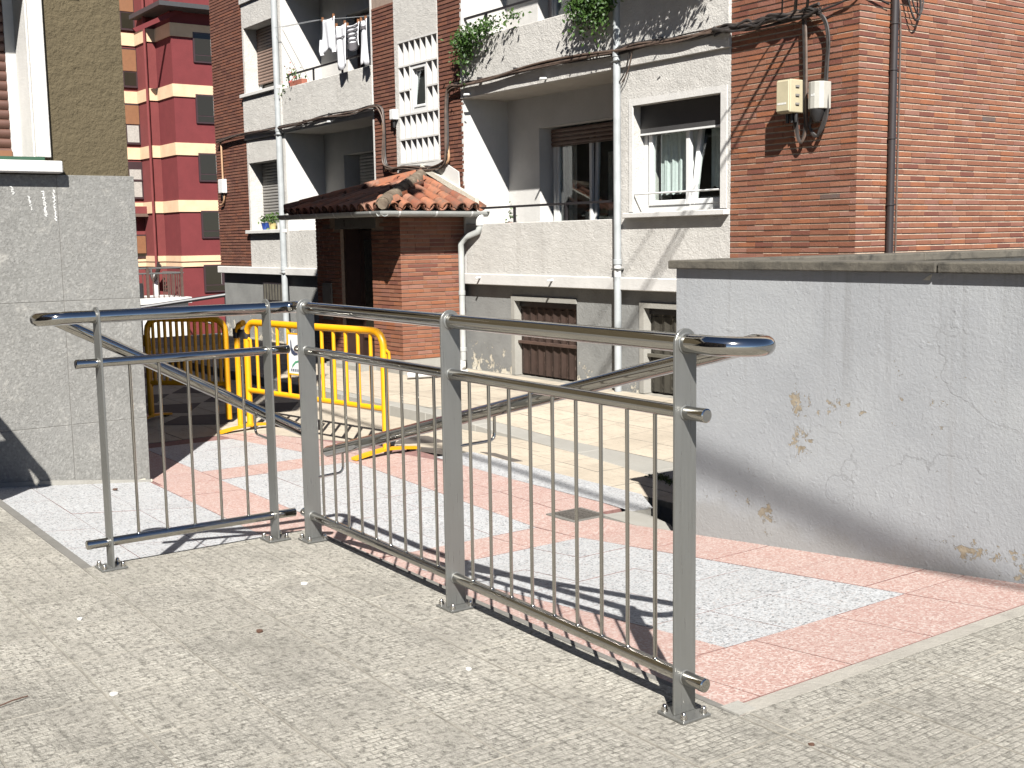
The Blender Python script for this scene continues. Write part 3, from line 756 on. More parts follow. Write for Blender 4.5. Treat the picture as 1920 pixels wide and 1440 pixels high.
bal = MB().tube([(0,0,ZB+RM-.002),(0,0,ZM-RM+.002)], .0066, 10, False).lathe((0,0,ZB+RM-.003), [(.0098,0),(.0098,.002),(.0066,.006)], 10).mesh('baluster', M['steel'], True)
for p, q in zip(PX, PX[1:]):
    for k in range(1, 10):
        x = p+(q-p)*k/10; new_obj('baluster', bal, rail, (x, py(x), 0))
for k in range(1, 6): new_obj('baluster', bal, rail, (XL, LYP[0]+(LYP[1]-LYP[0])*k/6, 0))
def bracket(a, b_, c, up):                                 # post -> out -> up to the handrail underside
    a, b_, c = Vector(a), Vector(b_), Vector(c); d1 = (b_-a).normalized(); d2 = (c-b_).normalized(); r_ = .03
    pts = [a, b_-d1*r_] + [b_ - d1*r_*(1-t)**2 + d2*r_*t**2 for t in (.25,.5,.75)] + [b_+d2*r_, c]
    MB().tube(pts, .0062, 10).build('bracket', M['steel'], rail, True)
def hz(p0, p1, x=None, y=None):
    t = (x-p0.x)/(p1.x-p0.x) if x is not None else (y-p0.y)/(p1.y-p0.y); return p0+(p1-p0)*t
for x in PX[:2]:
    hp = hz(h0, h_end, x=x); z = hp.z-RT; bracket((x, py(x)+.035, z-.095), (x, 2.54, z-.09), (x, 2.54, z+.004), 1)
hp = hz(h1, h1e, y=LYP[1]); bracket((XL-.035, LYP[1], hp.z-.125), (-5.24, LYP[1], hp.z-.12), (-5.24, LYP[1], hp.z-RT+.004), 1)

# ================================================================== YELLOW BARRIERS
def barrier(A, B, nbar, mat, label, feet, hooks, H=.962, zb=.36, group='crowd barriers at the end of the ramp'):
    A, B = Vector(A), Vector(B); L = (B-A).length; u = (B-A).normalized(); v = Vector((-u.y, u.x, 0)); Z = Vector((0,0,1))
    t = thing('crowd_barrier', label, 'barrier', group)
    P_ = lambda s_, z, o=0: A + u*s_ + Z*z + v*o
    r_ = .029; c = .12
    path = [P_(0,.03), P_(0,H-c)] + [P_(c-c*math.cos(a), H-c+c*math.sin(a)) for a in (.4,.8,1.2)] + [P_(c,H), P_(L-c,H)] + [P_(L-c+c*math.sin(a), H-c+c*math.cos(a)) for a in (.4,.8,1.2)] + [P_(L,H-c), P_(L,.03)]
    MB().tube(path, r_, 12).build('frame', mat, t, True)
    MB().tube([P_(0,zb),P_(L,zb)], r_*.8, 12).build('lower_rail', mat, t, True)
    bm_ = MB()
    for s_ in (.0, L):
        d = .05 if s_ == 0 else -.05
        bm_.prism([P_(s_,zb-.07,-.004),P_(s_+d*1.3,zb-.005,-.004),P_(s_,zb,-.004)], v*.008)
    bm_.build('gusset', mat, t)
    n0 = len(bpy.data.meshes)
    for k in range(1, nbar+1):
        s_ = L*k/(nbar+1); MB().tube([P_(s_,zb+.01),P_(s_,H-.01)], .0150, 10, False).build('bar', mat, t, True)
    for s_ in feet:
        f = MB()
        pts = [(-.32,.016),(-.18,.034),(0,.050),(.18,.034),(.32,.016)]
        for (a, za), (b_, zb_) in zip(pts, pts[1:]):
            f.obox((P_(s_,(za+zb_)/2,(a+b_)/2)), u*.032, (v*(b_-a)/2+Z*(zb_-za)/2), Z*.010)
        f.build('foot', mat, t)
        f = MB(); f.obox(P_(s_,.010,-.25), u*.022, v*.03, Z*.0085); f.obox(P_(s_,.010,.25), u*.022, v*.03, Z*.0085); f.build('foot_pad', M['black'], t)
    for s_, sg in hooks:
        MB().tube([P_(s_,H-.30), P_(s_+sg*.012,H-.17), P_(s_+sg*.035,H-.145), P_(s_+sg*.06,H-.16), P_(s_+sg*.068,H-.26)], .011, 8).build('hook', mat, t, True)
    return t, P_, u, v
bar1, P1, u1, v1 = barrier((-9.69,4.09,-.25), (-7.82,4.41,-.25), 11, M['yellow'], 'bright yellow steel crowd barrier standing in the sun behind the railing', (0.0, (Vector((-7.82,4.41))-Vector((-9.69,4.09))).length), ((1.9, 1), (.0, 1)))
pl = MB().obox(P1(.80,.725,-.030), u1*.125, v1*.002, Vector((0,0,.165))).build('notice_plate', M['pvc'], bar1)
mb = MB()
for z in (.555,.895): mb.obox(P1(.80,z,-.030), u1*.129, v1*.004, Vector((0,0,.006)))
for s_ in (.673,.927): mb.obox(P1(s_,.725,-.030), u1*.006, v1*.004, Vector((0,0,.165)))
mb.build('plate_rim', M['yellow'], pl)
mb = MB(); f_ = -.0335
def pq(s0, z0, pts): mb.prism([P1(s0+a, z0+c, f_) for a, c in pts], -v1*.0008)
pq(.71, .70, [(0,.13),(.012,.15),(.02,.08),(.05,.05),(.10,.05),(.10,.02),(.05,.012),(.012,.03),(0,.06)]); pq(.80,.74,[(0,0),(.05,-.02),(.08,.02),(.09,.07),(.05,.06),(.02,.04)])
mb.build('printed_emblem', M['navy'], pl)
mb = MB(); pq(.72,.605,[(0,0),(.012,.03),(.05,.06),(.10,.07),(.10,.055),(.055,.043),(.02,.015)]); mb.build('printed_swoosh', M['greenprint'], pl)
mb = MB()
for k in range(7): pq(.71+.025*k,.578,[(0,0),(.015,0),(.015,.022),(0,.022)])
mb.build('printed_line', M['navy'], pl)
MB().tube([P1(-.14,.03,-.01),P1(-.14,.86,-.01),P1(-.10,.93,-.01),P1(-.03,.955,-.01)], .027, 12).build('end_upright', M['yellow'], bar1, True)
bar2, P2, u2_, v2_ = barrier((-10.87,3.60,-.25), (-10.25,4.12,-.25), 12, M['yellow'], 'worn yellow crowd barrier mostly in the shade between the granite wall and the sunlit barrier', (0.0,), ((.03,-1),))
mb = MB()
for p in (Vector((-9.69,4.09,0)), Vector((-9.83,4.055,0))): mb.lathe((p.x,p.y,.565), [(.0305,0),(.0325,.01),(.0325,.075),(.0305,.085)], 14)
mb.obox((-9.77,4.062,.607), (.09,.017,0), (-.002,.012,0), (0,0,.036))
tag(mb.build('tape_binding', M['black'], None, True), 'black tape wrapped round the uprights of the two yellow barriers', 'tape')

# ================================================================== GREY BOUNDARY WALL
gw = thing('boundary_wall', 'painted grey rendered wall with weathered coping and flaking paint beside the ramp', 'wall')
MB().box(-4.54, 6, 4.352, 4.56, -3.0, 1.229).build('wall', M['greywall'], gw)
MB().box(-4.541, -4.36, 4.562, 9.5, -3.0, 1.228).build('return_wall', M['white'], gw)
MB().box(-4.35, 6, 4.57, 9.5, -3.0, .85).build('terrace_floor', M['conc'], gw)
xs_ = [-4.575, -2.945, -1.32, .31, 1.94, 3.57, 6]
for k, (x0, x1) in enumerate(zip(xs_, xs_[1:])):
    o = MB().box(x0+.004, x1-.004, 4.318, 4.60, 1.2295+random.uniform(0,.002), 1.275).build('coping_stone', M['cap'], gw); bevel(o, .006, 2)
ys_ = [4.603, 6.2, 7.8, 9.5]
for y0, y1 in zip(ys_, ys_[1:]):
    o = MB().box(-4.572, -4.31, y0+.003, y1-.003, 1.2305, 1.277).build('coping_stone', M['cap'], gw); bevel(o, .006, 2)
mb = MB()                                                  # broken mortar nib under the coping
mb.prism([(-3.03,4.349,1.198),(-2.995,4.349,1.198),(-2.985,4.349,1.225),(-3.0,4.349,1.218)], (0,.004,0)); mb.build('mortar_nib', M['crust'], gw)
# ================================================================== BRICKWORK
unit = MB().box(-.5,.5,-.5,.5,-.5,.5).mesh('brick', M['brick'])
unit_b = MB().box(-.5,.5,-.5,.5,-.5,.5).mesh('brick', M['brick_brown'])
def bricks(org, u, n_, a, b, z0, z1, L=.1997, Hc=.0482, gap=.0042, hj=.0140, dp=.03, phase=0, holes=(), mixed=.22):
    """list of (centre, length, height) for a running bond wall; u runs along the wall, n_ points out of it"""
    out = []; k = 0; z = z0; rg = random.Random(int(abs(a*131+b*17+z0*7)*100))
    while z < z1-.01:
        h = min(Hc, z1-z)-hj
        s_ = a - L*(.5 if (k+phase) % 2 else 0) - rg.choice((0, 0, L*.25 if rg.random() < mixed else 0))
        while s_ < b:
            ln = L if rg.random() > .10 else L*.5
            p, q = max(a, s_), min(b, s_+ln)
            if q-p > .03 and h > .01 and not any(p < hb and q > ha and z < hz1 and z+h > hz0 for ha, hb, hz0, hz1 in holes):
                c = Vector((org[0], org[1], 0)) + Vector((u[0], u[1], 0))*((p+q)/2) + Vector((n_[0], n_[1], 0))*(-dp/2+rg.uniform(-.0016,.0012))
                c.z = z+hj/2+h/2+rg.uniform(-.0008,.0008); out.append((c, q-p-gap, h))
            s_ += ln
        z += Hc; k += 1
    return out
def lay(lst, parent, me, u, n_single, mat, dp=.03):
    """the ones that show largest become parts of their own, the rest one joined part"""
    ang = math.atan2(u[1], u[0])
    lst = sorted(lst, key=lambda t: (Vector(t[0])-Vector((0,0,CAMH))).length + (0 if visible(t[0], .01) else 1000))
    for c, l, h in lst[:n_single]:
        o = new_obj('brick', me, parent, c, (l, dp, h)); o.rotation_euler = (random.uniform(-.004,.004), 0, ang)
    if len(lst) > n_single:
        mb = MB(); U = Vector((u[0],u[1],0)); N = Vector((-u[1],u[0],0))
        for c, l, h in lst[n_single:]:
            if visible(c, .25): mb.obox(c, U*l/2, N*dp/2, Vector((0,0,h/2)))
        if mb.v: tag(mb.build('brickwork', mat, parent), kind='stuff')

# ================================================================== APARTMENT BUILDING
ap = thing('apartment_building', 'three storey apartment building with white rendered bays, red brick panels and balconies', 'building')
F = 7.71; TOP = 6.4
wm = M['white']
def part(name, mat, *boxes, bev=0, split=None):
    if split is None: split = name in ('wall','balcony_slab','balcony_wall','door_surround','room_back','parapet')
    if split and len(boxes) > 1:
        for bx in boxes: part(name, mat, bx, bev=bev, split=False)
        return None
    mb = MB()
    for bx in boxes: mb.box(*bx)
    o = mb.build(name, mat, ap)
    if bev: bevel(o, bev)
    return o
# bodies and brick backing
part('wall', M['white'], (-19.24,-6.04,8.75,16,-.5,12), (-19.24,-6.04,7.76,8.75,TOP+.002,12))
part('wall', M['mortar_dark'], (-19.238,-17.935,F+.0095,8.6,1.02,TOP), (-13.745,-13.172,F+.0095,8.3,.9,TOP), (-12.143,-11.664,F+.0095,8.3,.9,TOP))
part('wall', M['mortar'], (-7.362,-6.0075,F+.0075,8.7,-.3,TOP), (-6.6,-6.0076,8.70,16,-.3,TOP))
fr = bricks((-7.362,F), (1,0), (0,-1), 0, 1.362, 1.15, 3.75)
sd_ = bricks((-6.0,F), (0,1), (1,0), 0, 3.2, 1.15, 3.85, phase=1)
lay(fr, ap, unit, (1,0), 300, M['brick'])
fr2 = bricks((-7.362,F), (1,0), (0,-1), 0, 1.362, 3.767, TOP); 
lay(sd_, ap, unit, (0,1), 0, M['brick'])
lay(bricks((-19.24,F), (1,0), (0,-1), 0, 1.305, 1.03, 5.6), ap, unit_b, (1,0), 0, M['brick_brown'])
lay(bricks((-13.745,F), (1,0), (0,-1), 0, .573, 1.9, 4.4), ap, unit_b, (1,0), 0, M['brick_brown'])
lay(bricks((-12.143,F), (1,0), (0,-1), 0, .52, 1.9, 4.3), ap, unit_b, (1,0), 0, M['brick_brown'])
# white render: strips, spandrels, parapets, slabs
A0, A1 = -17.93, -16.52                     # left window strip
part('render_panel', wm, (A0,-17.87,F,8.3,1.02,TOP), (-16.72,A1,F,8.3,1.02,TOP), (-17.87,-16.72,F,8.3,1.02,1.60), (-17.87,-16.72,F,8.3,2.67,3.035), (-17.87,-16.72,F,8.3,4.77,5.14))
part('render_panel', wm, (A0-.005,A1+.002,F-.03,F+.004,3.035,3.74), bev=.004)
part('render_panel', wm, (-17.87,-16.72,F+.005,8.3,3.035,3.745))
part('render_panel', wm, (A0-.005,A1+.002,F-.03,8.3,5.14,TOP), bev=.004)
W0, W1 = -8.86, -7.366                       # right window panel
part('render_panel', wm, (W0,-8.68,F,8.3,.9,3.035), (-7.44,W1,F,8.3,.9,3.035), (-8.68,-7.44,F,8.3,.9,1.64), (-8.68,-7.44,F,8.3,2.665,3.035))
part('render_panel', wm, (W0-.002,W1+.004,F-.032,8.3,3.035,TOP), bev=.004)
part('window_surround', M['white_smooth'], (-8.70,-8.645,F-.012,F+.003,1.645,2.72), (-7.475,-7.40,F-.012,F+.003,1.645,2.72), (-8.645,-7.475,F-.012,F+.003,2.66,2.72))
S0, S1 = -13.17, -12.147                     # stair panel with lattice
part('render_panel', wm, (S0,-13.085,F-.004,8.3,.9,TOP), (-13.085,S1,F-.004,8.3,3.875,TOP), (-13.085,S1,F-.004,8.3,.9,2.37))
# balconies
for (x0, x1) in ((-16.52,-13.75), (-11.66,-8.86)):
    part('balcony_wall', M['white_smooth'], (x0,x0+.035,F+.001,8.36,.9,TOP), (x1-.035,x1,F+.001,8.36,.9,TOP))
    part('parapet', wm, (x0+.037,x1-.037,F,F+.10,.9,1.583), bev=.006)
    part('parapet', wm, (x0+.002,x1-.002,F-.012,F+.09,3.035,3.69), bev=.006)
    part('parapet', wm, (x0+.002,x1-.002,F-.012,F+.09,5.14,TOP), bev=.006)
    part('balcony_slab', M['ceil'], (x0+.036,x1-.036,F+.092,8.74,3.036,3.17), (x0+.036,x1-.036,F+.092,8.74,5.141,5.3), (x0+.036,x1-.036,F+.103,8.74,.85,.99))
def backwall(x0, x1, d0, d1, z0, z1, ztop):
    part('balcony_back', M['white_smooth'], (x0,d0,8.35,8.74,z0,ztop), (d1,x1,8.35,8.74,z0,ztop), (d0,d1,8.35,8.74,z1,ztop))
backwall(-11.624,-8.896,-11.0,-9.2,.99,2.675,3.036); backwall(-16.484,-13.786,-15.84,-14.1,.99,2.69,3.036)
backwall(-16.484,-13.786,-15.62,-14.0,3.17,4.68,5.141); backwall(-11.624,-8.896,-11.0,-9.2,3.17,4.75,5.141)
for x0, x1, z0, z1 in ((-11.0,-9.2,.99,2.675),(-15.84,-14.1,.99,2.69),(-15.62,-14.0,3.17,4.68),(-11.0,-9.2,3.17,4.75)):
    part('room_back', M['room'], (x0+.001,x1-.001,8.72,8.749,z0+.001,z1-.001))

def frame_bars(mb, x0, x1, z0, z1, y, t, d):
    mb.box(x0,x0+t,y,y+d,z0,z1); mb.box(x1-t,x1,y,y+d,z0,z1); mb.box(x0+t,x1-t,y,y+d,z0,z0+t); mb.box(x0+t,x1-t,y,y+d,z1-t,z1)
def sash(parent, x0, x1, z0, z1, y, t=.045, d=.045, fm='pvc', gm='glass', tilt=0):
    mb = MB(); frame_bars(mb, x0, x1, z0, z1, y, t, d)
    if tilt:
        mb.v = [(vx, vy+(vz-z0)*tilt, vz) for vx, vy, vz in mb.v]
    s_ = bevel(mb.build('sash', M[fm], parent), .004)
    p = MB().box(x0+t+.001,x1-t-.001,y+d*.45,y+d*.55,z0+t+.001,z1-t-.001)
    if tilt: p.v = [(vx, vy+(vz-z0)*tilt, vz) for vx, vy, vz in p.v]
    p.build('pane', M[gm], parent); return s_
def shutter(parent, x0, x1, z0, z1, y, mat, pitch=.048, name='shutter'):
    mb = MB(); z = z1
    while z > z0+.005:
        zb_ = max(z0, z-pitch); h = z-zb_; yy = y
        mb.prism([(x0,yy+.012,zb_+.0015),(x0,yy+.002,zb_+h*.25),(x0,yy,zb_+h*.55),(x0,yy+.004,zb_+h*.9),(x0,yy+.012,z-.0015)], (x1-x0,0,0)); z = zb_
    return mb.build(name, M[mat], parent, True, 50)
def wavy(parent, x0, x1, z0, z1, y, amp, n, mat, scallop=0, name='curtain'):
    mb = MB(); N = n*10; top = []; bot = []
    for i in range(N+1):
        f = i/N; x = x0+(x1-x0)*f; yy = y+amp*math.sin(f*n*6.283)+amp*.4*math.sin(f*n*2.7*6.283+1)
        top.append((x,yy*.5+y*.5,z1)); bot.append((x,yy,z0+scallop*abs(math.sin(f*n*3.1416*1.1))))
    for i in range(N): mb.quad(bot[i],bot[i+1],top[i+1],top[i])
    return mb.build(name, M[mat], parent, True, 80)
# big right window
wn_ = part('window', M['pvc']); mb = MB(); frame_bars(mb, -8.676,-7.444,1.66,2.64,7.88,.05,.07); mb.box(-8.676,-7.444,7.875,7.90,1.625,1.665)
wn_.data = mb.mesh('window', M['pvc']); 
sash(wn_, -8.60,-8.035,1.70,2.63,7.868,.05,.05)
sash(wn_, -8.025,-7.45,1.70,2.63,7.872,.05,.05, tilt=.14)
MB().box(-8.674,-7.442,7.83,7.872,2.40,2.66).build('shutter_box', M['shutter_dark'], wn_); MB().box(-8.674,-7.442,7.826,7.876,2.382,2.399).build('shutter_rail', M['pvc'], wn_)
wavy(wn_, -8.55,-8.04,1.80,2.62,7.985,.012,5,'curtain',.03); wavy(wn_, -7.98,-7.46,1.84,2.62,8.10,.010,5,'curtain',.03)
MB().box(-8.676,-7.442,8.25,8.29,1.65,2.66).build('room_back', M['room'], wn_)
MB().tube([(-8.675,7.735,1.815),(-7.443,7.735,1.815)], .009, 8).build('guard_bar', M['pvc'], wn_, True)
part('sill', M['white_smooth'], (-8.735,-7.37,F-.07,7.88,1.585,1.635), bev=.006)
# left strip windows
for z0, z1, mt, zs0 in ((1.60,2.67,'shutter_grey',1.70),(3.745,4.77,'shutter_tan',3.90)):
    o = part('window', M['pvc']); mb = MB(); frame_bars(mb,-17.86,-16.73,z0+.015,z1-.01,7.95,.05,.06); o.data = mb.mesh('window', M['pvc'])
    shutter(o, -17.865,-16.725, zs0, z1-.005, 7.925, mt)
    MB().box(-17.81,-16.78,7.98,7.985,z0+.06,z1-.06).build('pane', M['glass_dark'], o)
    part('sill', M['white_smooth'], (-17.97,-16.55,F-.07,7.95,z0-.05,z0+.005), bev=.006)
# balcony doors
def bdoor(x0, x1, z0, z1, shut, st, sh2=None, name='balcony_door', fm='pvc', curtains=True):
    o = part(name, M[fm]); mb = MB(); frame_bars(mb, x0,x1,z0,z1,8.50,.05,.06); o.data = mb.mesh(name, M[fm])
    mid = x0+(x1-x0)*.42
    sash(o, x0+.05,mid,z0+.04,z1-.05,8.505,.045,.04,fm); sash(o, mid+.005,x1-.05,z0+.04,z1-.05,8.515,.045,.04,fm,tilt=.03)
    if shut: shutter(o, x0+.002,x1-.002,z1-shut,z1,8.47,st)
    if curtains: wavy(o, x0+.12,x0+.28,z0+.1,z1-.06,8.63,.012,2,'curtain_warm'); wavy(o, mid+.1,x1-.2,z0+.1,z1-.3,8.66,.015,5,'curtain_warm')
bdoor(-10.93,-9.28,1.0,2.655,.205,'shutter'); bdoor(-15.62,-14.2,1.0,2.67,0,'shutter'); shutter(ap, -15.56,-14.98,1.02,2.66,8.46,'shutter_grey'); MB().box(-14.97,-14.92,8.45,8.50,1.0,2.67).build('door_frame', M['pvc'], ap)
bdoor(-15.60,-14.02,3.18,4.67,.10,'shutter_red',fm='frame_dark',curtains=False); bdoor(-10.95,-9.25,3.18,4.74,0,'shutter',curtains=False)
MB().box(-15.3,-14.6,8.44,8.5,3.95,4.62).build('window_frame', M['pvc'], ap); MB().box(-15.24,-14.66,8.43,8.439,4.0,4.57).build('window_pane', M['glass_dark'], ap)
# stair lattice
la = part('lattice', M['white_smooth']); mb = MB(); x0, x1, z0, z1 = -13.083, S1, 2.372, 3.873; nc, nr = 7, 5
cw, rh = (x1-x0)/nc, (z1-z0)/nr
mb.box(x0,x1,F+.075,F+.10,z0,z1)
la.data = mb.mesh('lattice', M['shutter_grey'])
hole = lambda i, j: 2 <= i <= 4 and 2 <= j <= 3
fin = MB().box(0,.018,F-.004,F+.074,0,rh-.022).mesh('lattice_fin', M['white_smooth']); sh = MB().box(0,cw-.001,F-.008,F+.074,-.011,.011).mesh('lattice_shelf', M['white_smooth'])
for i in range(nc+1):
    for j in range(nr):
        if (hole(i,j) and hole(i-1,j)): continue
        new_obj('lattice_fin', fin, la, (x0+cw*i-(.018 if i == nc else 0), 0, z0+rh*j+.011))
for j in range(nr+1):
    for i in range(nc):
        if hole(i,j) and hole(i,j-1): continue
        new_obj('lattice_shelf', sh, la, (x0+cw*i, .0006*((i+j) % 2), z0+rh*j))
o = part('window', M['pvc']); mb = MB(); wx0, wx1, wz0, wz1 = x0+cw*2+.02, x0+cw*5-.002, z0+rh*2+.012, z0+rh*4-.012
frame_bars(mb, wx0,wx1,wz0,wz1,F+.005,.045,.06); o.data = mb.mesh('window', M['pvc']); sash(o, wx0+.045,wx1-.04,wz0+.06,wz1-.04,F+.010,.03,.03,tilt=.09)
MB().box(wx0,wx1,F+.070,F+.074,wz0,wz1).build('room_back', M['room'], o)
# ledge, plinth, basement doors
part('ledge', M['white_smooth'], (-19.26,-13.9,F-.055,8.0,.905,1.018), bev=.008); part('ledge', M['white_smooth'], (-11.66,-7.0,F-.042,7.80,.878,1.005), bev=.008)
part('plinth', M['greybase'], (-19.24,-10.72,7.765,8.6,-.5,.903), (-9.61,-8.55,7.765,8.6,-.5,.876), (-7.40,-6.05,7.765,8.6,-.5,.876), (-10.72,-9.61,7.765,8.6,.713,.876), (-8.55,-7.40,7.765,8.6,.713,.876), (-10.72,-9.61,7.90,8.6,-.5,.713), (-8.55,-7.40,7.90,8.6,-.5,.713))
part('door_surround', M['conc'], (-10.78,-10.715,7.748,7.90,-.14,.76), (-10.715,-9.605,7.748,7.768,.708,.76), (-8.61,-8.545,7.748,7.90,-.14,.76), (-8.545,-7.4,7.748,7.768,.708,.76))
def lacemat(name, c):
    t = NT(name); X, Y, Z = t.xyz()
    v = t.voro(30, vec=t.pos((1.0,1.0,.8)))
    fx = t.math('PINGPONG', t.math('MULTIPLY', X, 7.35), .5)
    msk = t.math('MULTIPLY', t.ramp(fx, [(.30, 0.), (.6, 1.)]), t.ramp(v, [(.25, 1.), (.42, 0.)]))
    k = t.ramp(t.noise(9, 6, .7), [(.3, tuple(x*.6 for x in c)), (.7, c)])
    k = t.mix(msk, k, tuple(min(1, x*3.4+.06) for x in c)); t.base(k, .65, 0, .3); t.bump(t.math('SUBTRACT', msk, t.noise(60, 4)), .004); return t.m
M['lace'] = lacemat('rusty_pressed_sheet', (.060,.036,.027)); M['lace2'] = lacemat('olive_pressed_sheet', (.060,.054,.041))
for x0, x1, mt in ((-10.714,-9.612,'lace'),(-8.544,-7.405,'lace2')):
    o = part('basement_door', M[mt]); mb = MB(); mb.box(x0,x1,7.845,7.86,-.125,.71); o.data = mb.mesh('basement_door', M[mt])
    n_ = 8; wdt = (x1-x0)/n_
    for k in range(n_):
        xa = x0+wdt*k; mb = MB()
        mb.prism([(xa+wdt*.12,7.8448,-.12),(xa+wdt*.5,7.826,-.12),(xa+wdt*.88,7.8448,-.12)], (0,0,.74)); mb.build('door_rib', M[mt], o)
    MB().box(x0,x1,7.795,7.8446,.225,.255).build('door_rail', M['iron_rust' if mt == 'lace' else 'iron_olive'], o)
    MB().box(x0+.002,x1-.002,7.822,7.8446,.645,.706).build('door_header', M['ironblack'], o)
vent = part('vent_grille', M['ironblack'], (-17.60,-16.80,7.745,7.764,.48,.78)); 
for k in range(7): MB().box(-17.56+.108*k,-17.50+.108*k,7.738,7.7448,.50,.75).build('grille_slat', M['iron_olive'], vent)
for x, z in ((-11.27,.995),(-9.9,.99)): MB().tube([(x,F-.03,z-.03),(x,F-.11,z-.04)], .013, 8).build('weep_pipe', M['pvc'], ap, True)
for x, z in ((-11.45,3.10),(-10.0,3.11),(-14.9,3.10)): MB().tube([(x,F+.0,z-.03),(x,F-.10,z-.04)], .013, 8).build('weep_pipe', M['pvc'], ap, True)
# balcony rails
for x0, x1, z, zp, xs in ((-16.40,-13.79,3.875,3.69,(-15.55,-14.67)),(-11.62,-8.90,3.943,3.69,(-11.18,-10.0)),(-11.62,-8.90,1.762,1.583,(-10.69,-9.76))):
    mb = MB(); mb.box(x0,x1,7.742,7.768,z-.012,z+.012)
    for x in xs: mb.box(x-.014,x+.014,7.745,7.765,zp-.02,z-.0125)
    if x0 < -16: mb.obox(((x0+x0+.08)/2,7.755,(z+zp)/2), (.014,0,0), (0,.009,0), (-.04,0,(z-zp)/2))
    mb.build('balcony_rail', M['ironblack'], ap)
# downpipes
def downpipe(x, y, z0, z1, r_, cols, mat='pipe'):
    o = MB().tube([(x,y,z0),(x,y,z1)], r_, 14).build('downpipe', M[mat], ap, True)
    for z in cols: MB().lathe((x,y,z), [(r_,0),(r_+.006,.004),(r_+.006,.05),(r_,.054)], 14).build('pipe_collar', M[mat], o, True, 50)
    for z in cols: MB().box(x-r_-.012,x+r_+.012,y-r_-.004,F+.05,z-.05,z-.036).build('pipe_clip', M['steel_flat'], o)
    return o
dp_ = downpipe(-8.835, 7.665, -.14, TOP, .037, (1.13,3.14,5.2))
MB().lathe((-8.835,7.665,1.01), [(.0376,0),(.0378,.11)], 14).build('paper_label', M['pvc'], dp_, True, 60)
downpipe(-16.60, 7.665, -.14, TOP, .048, (.98,3.06,5.1))
mb = MB().tube([(-6+.035,8.10,1.2),(-6+.035,8.10,TOP)], .030, 12)
o = mb.build('cable_duct', M['pipeblack'], ap, True)
for z in (1.62,2.15,2.69,3.05): MB().lathe((-5.965,8.10,z), [(.030,0),(.036,.003),(.036,.014),(.030,.017)], 12).build('duct_clip', M['pipeblack'], o, True, 50)

# ================================================================== ENTRANCE PORCH
po = thing('entrance_porch', 'brick entrance porch with a hipped terracotta tile roof and dark doorway', 'porch')
M['mortar_porch'] = simple('porch_mortar', (.34,.245,.18), .9, var=.25, nscale=30, bump=.004)
XR, YF, XLp = -11.655, 6.83, -13.80; ZG = -.146
d0, d1 = -13.13, -12.33
def ppart(name, mat, *bx):
    mb = MB()
    for q in bx: mb.box(*q)
    return mb.build(name, M[mat], po)
ppart('wall', 'mortar_porch', (XLp,d0,YF+.0075,7.70,.02,1.72), (d1,XR-.0075,YF+.0075,7.70,.02,1.72), (d0,d1,YF+.30,7.70,-.1,1.72))
ppart('lintel', 'conc_dark', (d0-.12,d1+.10,YF-.004,YF+.10,1.555,1.715)); 
ppart('plinth', 'conc', (XLp-.01,d0,YF-.012,7.695,-.3,.02), (d1,XR+.012,YF-.012,7.695,-.3,.02), (d0,d1,YF+.0,7.69,-.3,-.12))
b1 = bricks((XR,YF), (0,1), (1,0), 0, .88, .025, 1.70, phase=1, hj=.0115); b2 = bricks((XLp,YF), (1,0), (0,-1), 0, d0-XLp, .025, 1.70, hj=.0115, mixed=.05, holes=((d0-XLp-.13,9,1.545,2),)) + bricks((d1,YF), (1,0), (0,-1), 0, XR-d1, .025, 1.70, hj=.0115, mixed=.05, holes=((-1,.11,1.545,2),))
lay(b1, po, unit, (0,1), 150, M['brick']); lay([q for q in b2], po, unit, (1,0), 140, M['brick'])
dr = ppart('door', 'doorwood', (d0+.04,d1-.04,YF+.255,YF+.29,-.115,1.54))
MB().box(d0+.16,d1-.42,YF+.246,YF+.2545,.30,1.42).build('door_pane', M['glass_dark'], dr); MB().box(d1-.36,d1-.08,YF+.246,YF+.2545,.30,1.42).build('door_pane', M['glass_dark'], dr)
MB().box(d0+.12,d1-.08,YF+.23,YF+.2545,.20,.28).build('kick_rail', M['shutter_red'], dr)
MB().tube([(d0+.62,YF+.225,.45),(d0+.62,YF+.225,.95)], .012, 8).build('handle', M['steel_flat'], dr, True)
ppart('door_frame', 'doorwood', (d0,d0+.04,YF+.05,YF+.30,-.12,1.55), (d1-.04,d1,YF+.05,YF+.30,-.12,1.55))
ppart('wall_sign', 'conc_dark', (-13.62,-13.38,YF-.022,YF-.002,.42,.88))
mb = MB(); mb.box(-12.998,-12.984,YF-.010,YF-.005,1.595,1.665); mb.box(-13.010,-12.973,YF-.010,YF-.0052,1.588,1.595); mb.obox((-13.004,YF-.0076,1.655),(.010,0,.006),(0,.0022,0),(-.002,0,.004)); mb.build('house_number', M['black'], po)
ppart('step', 'conc', (d0-.05,d1+.05,YF-.22,YF+.2,-.3,-.09))
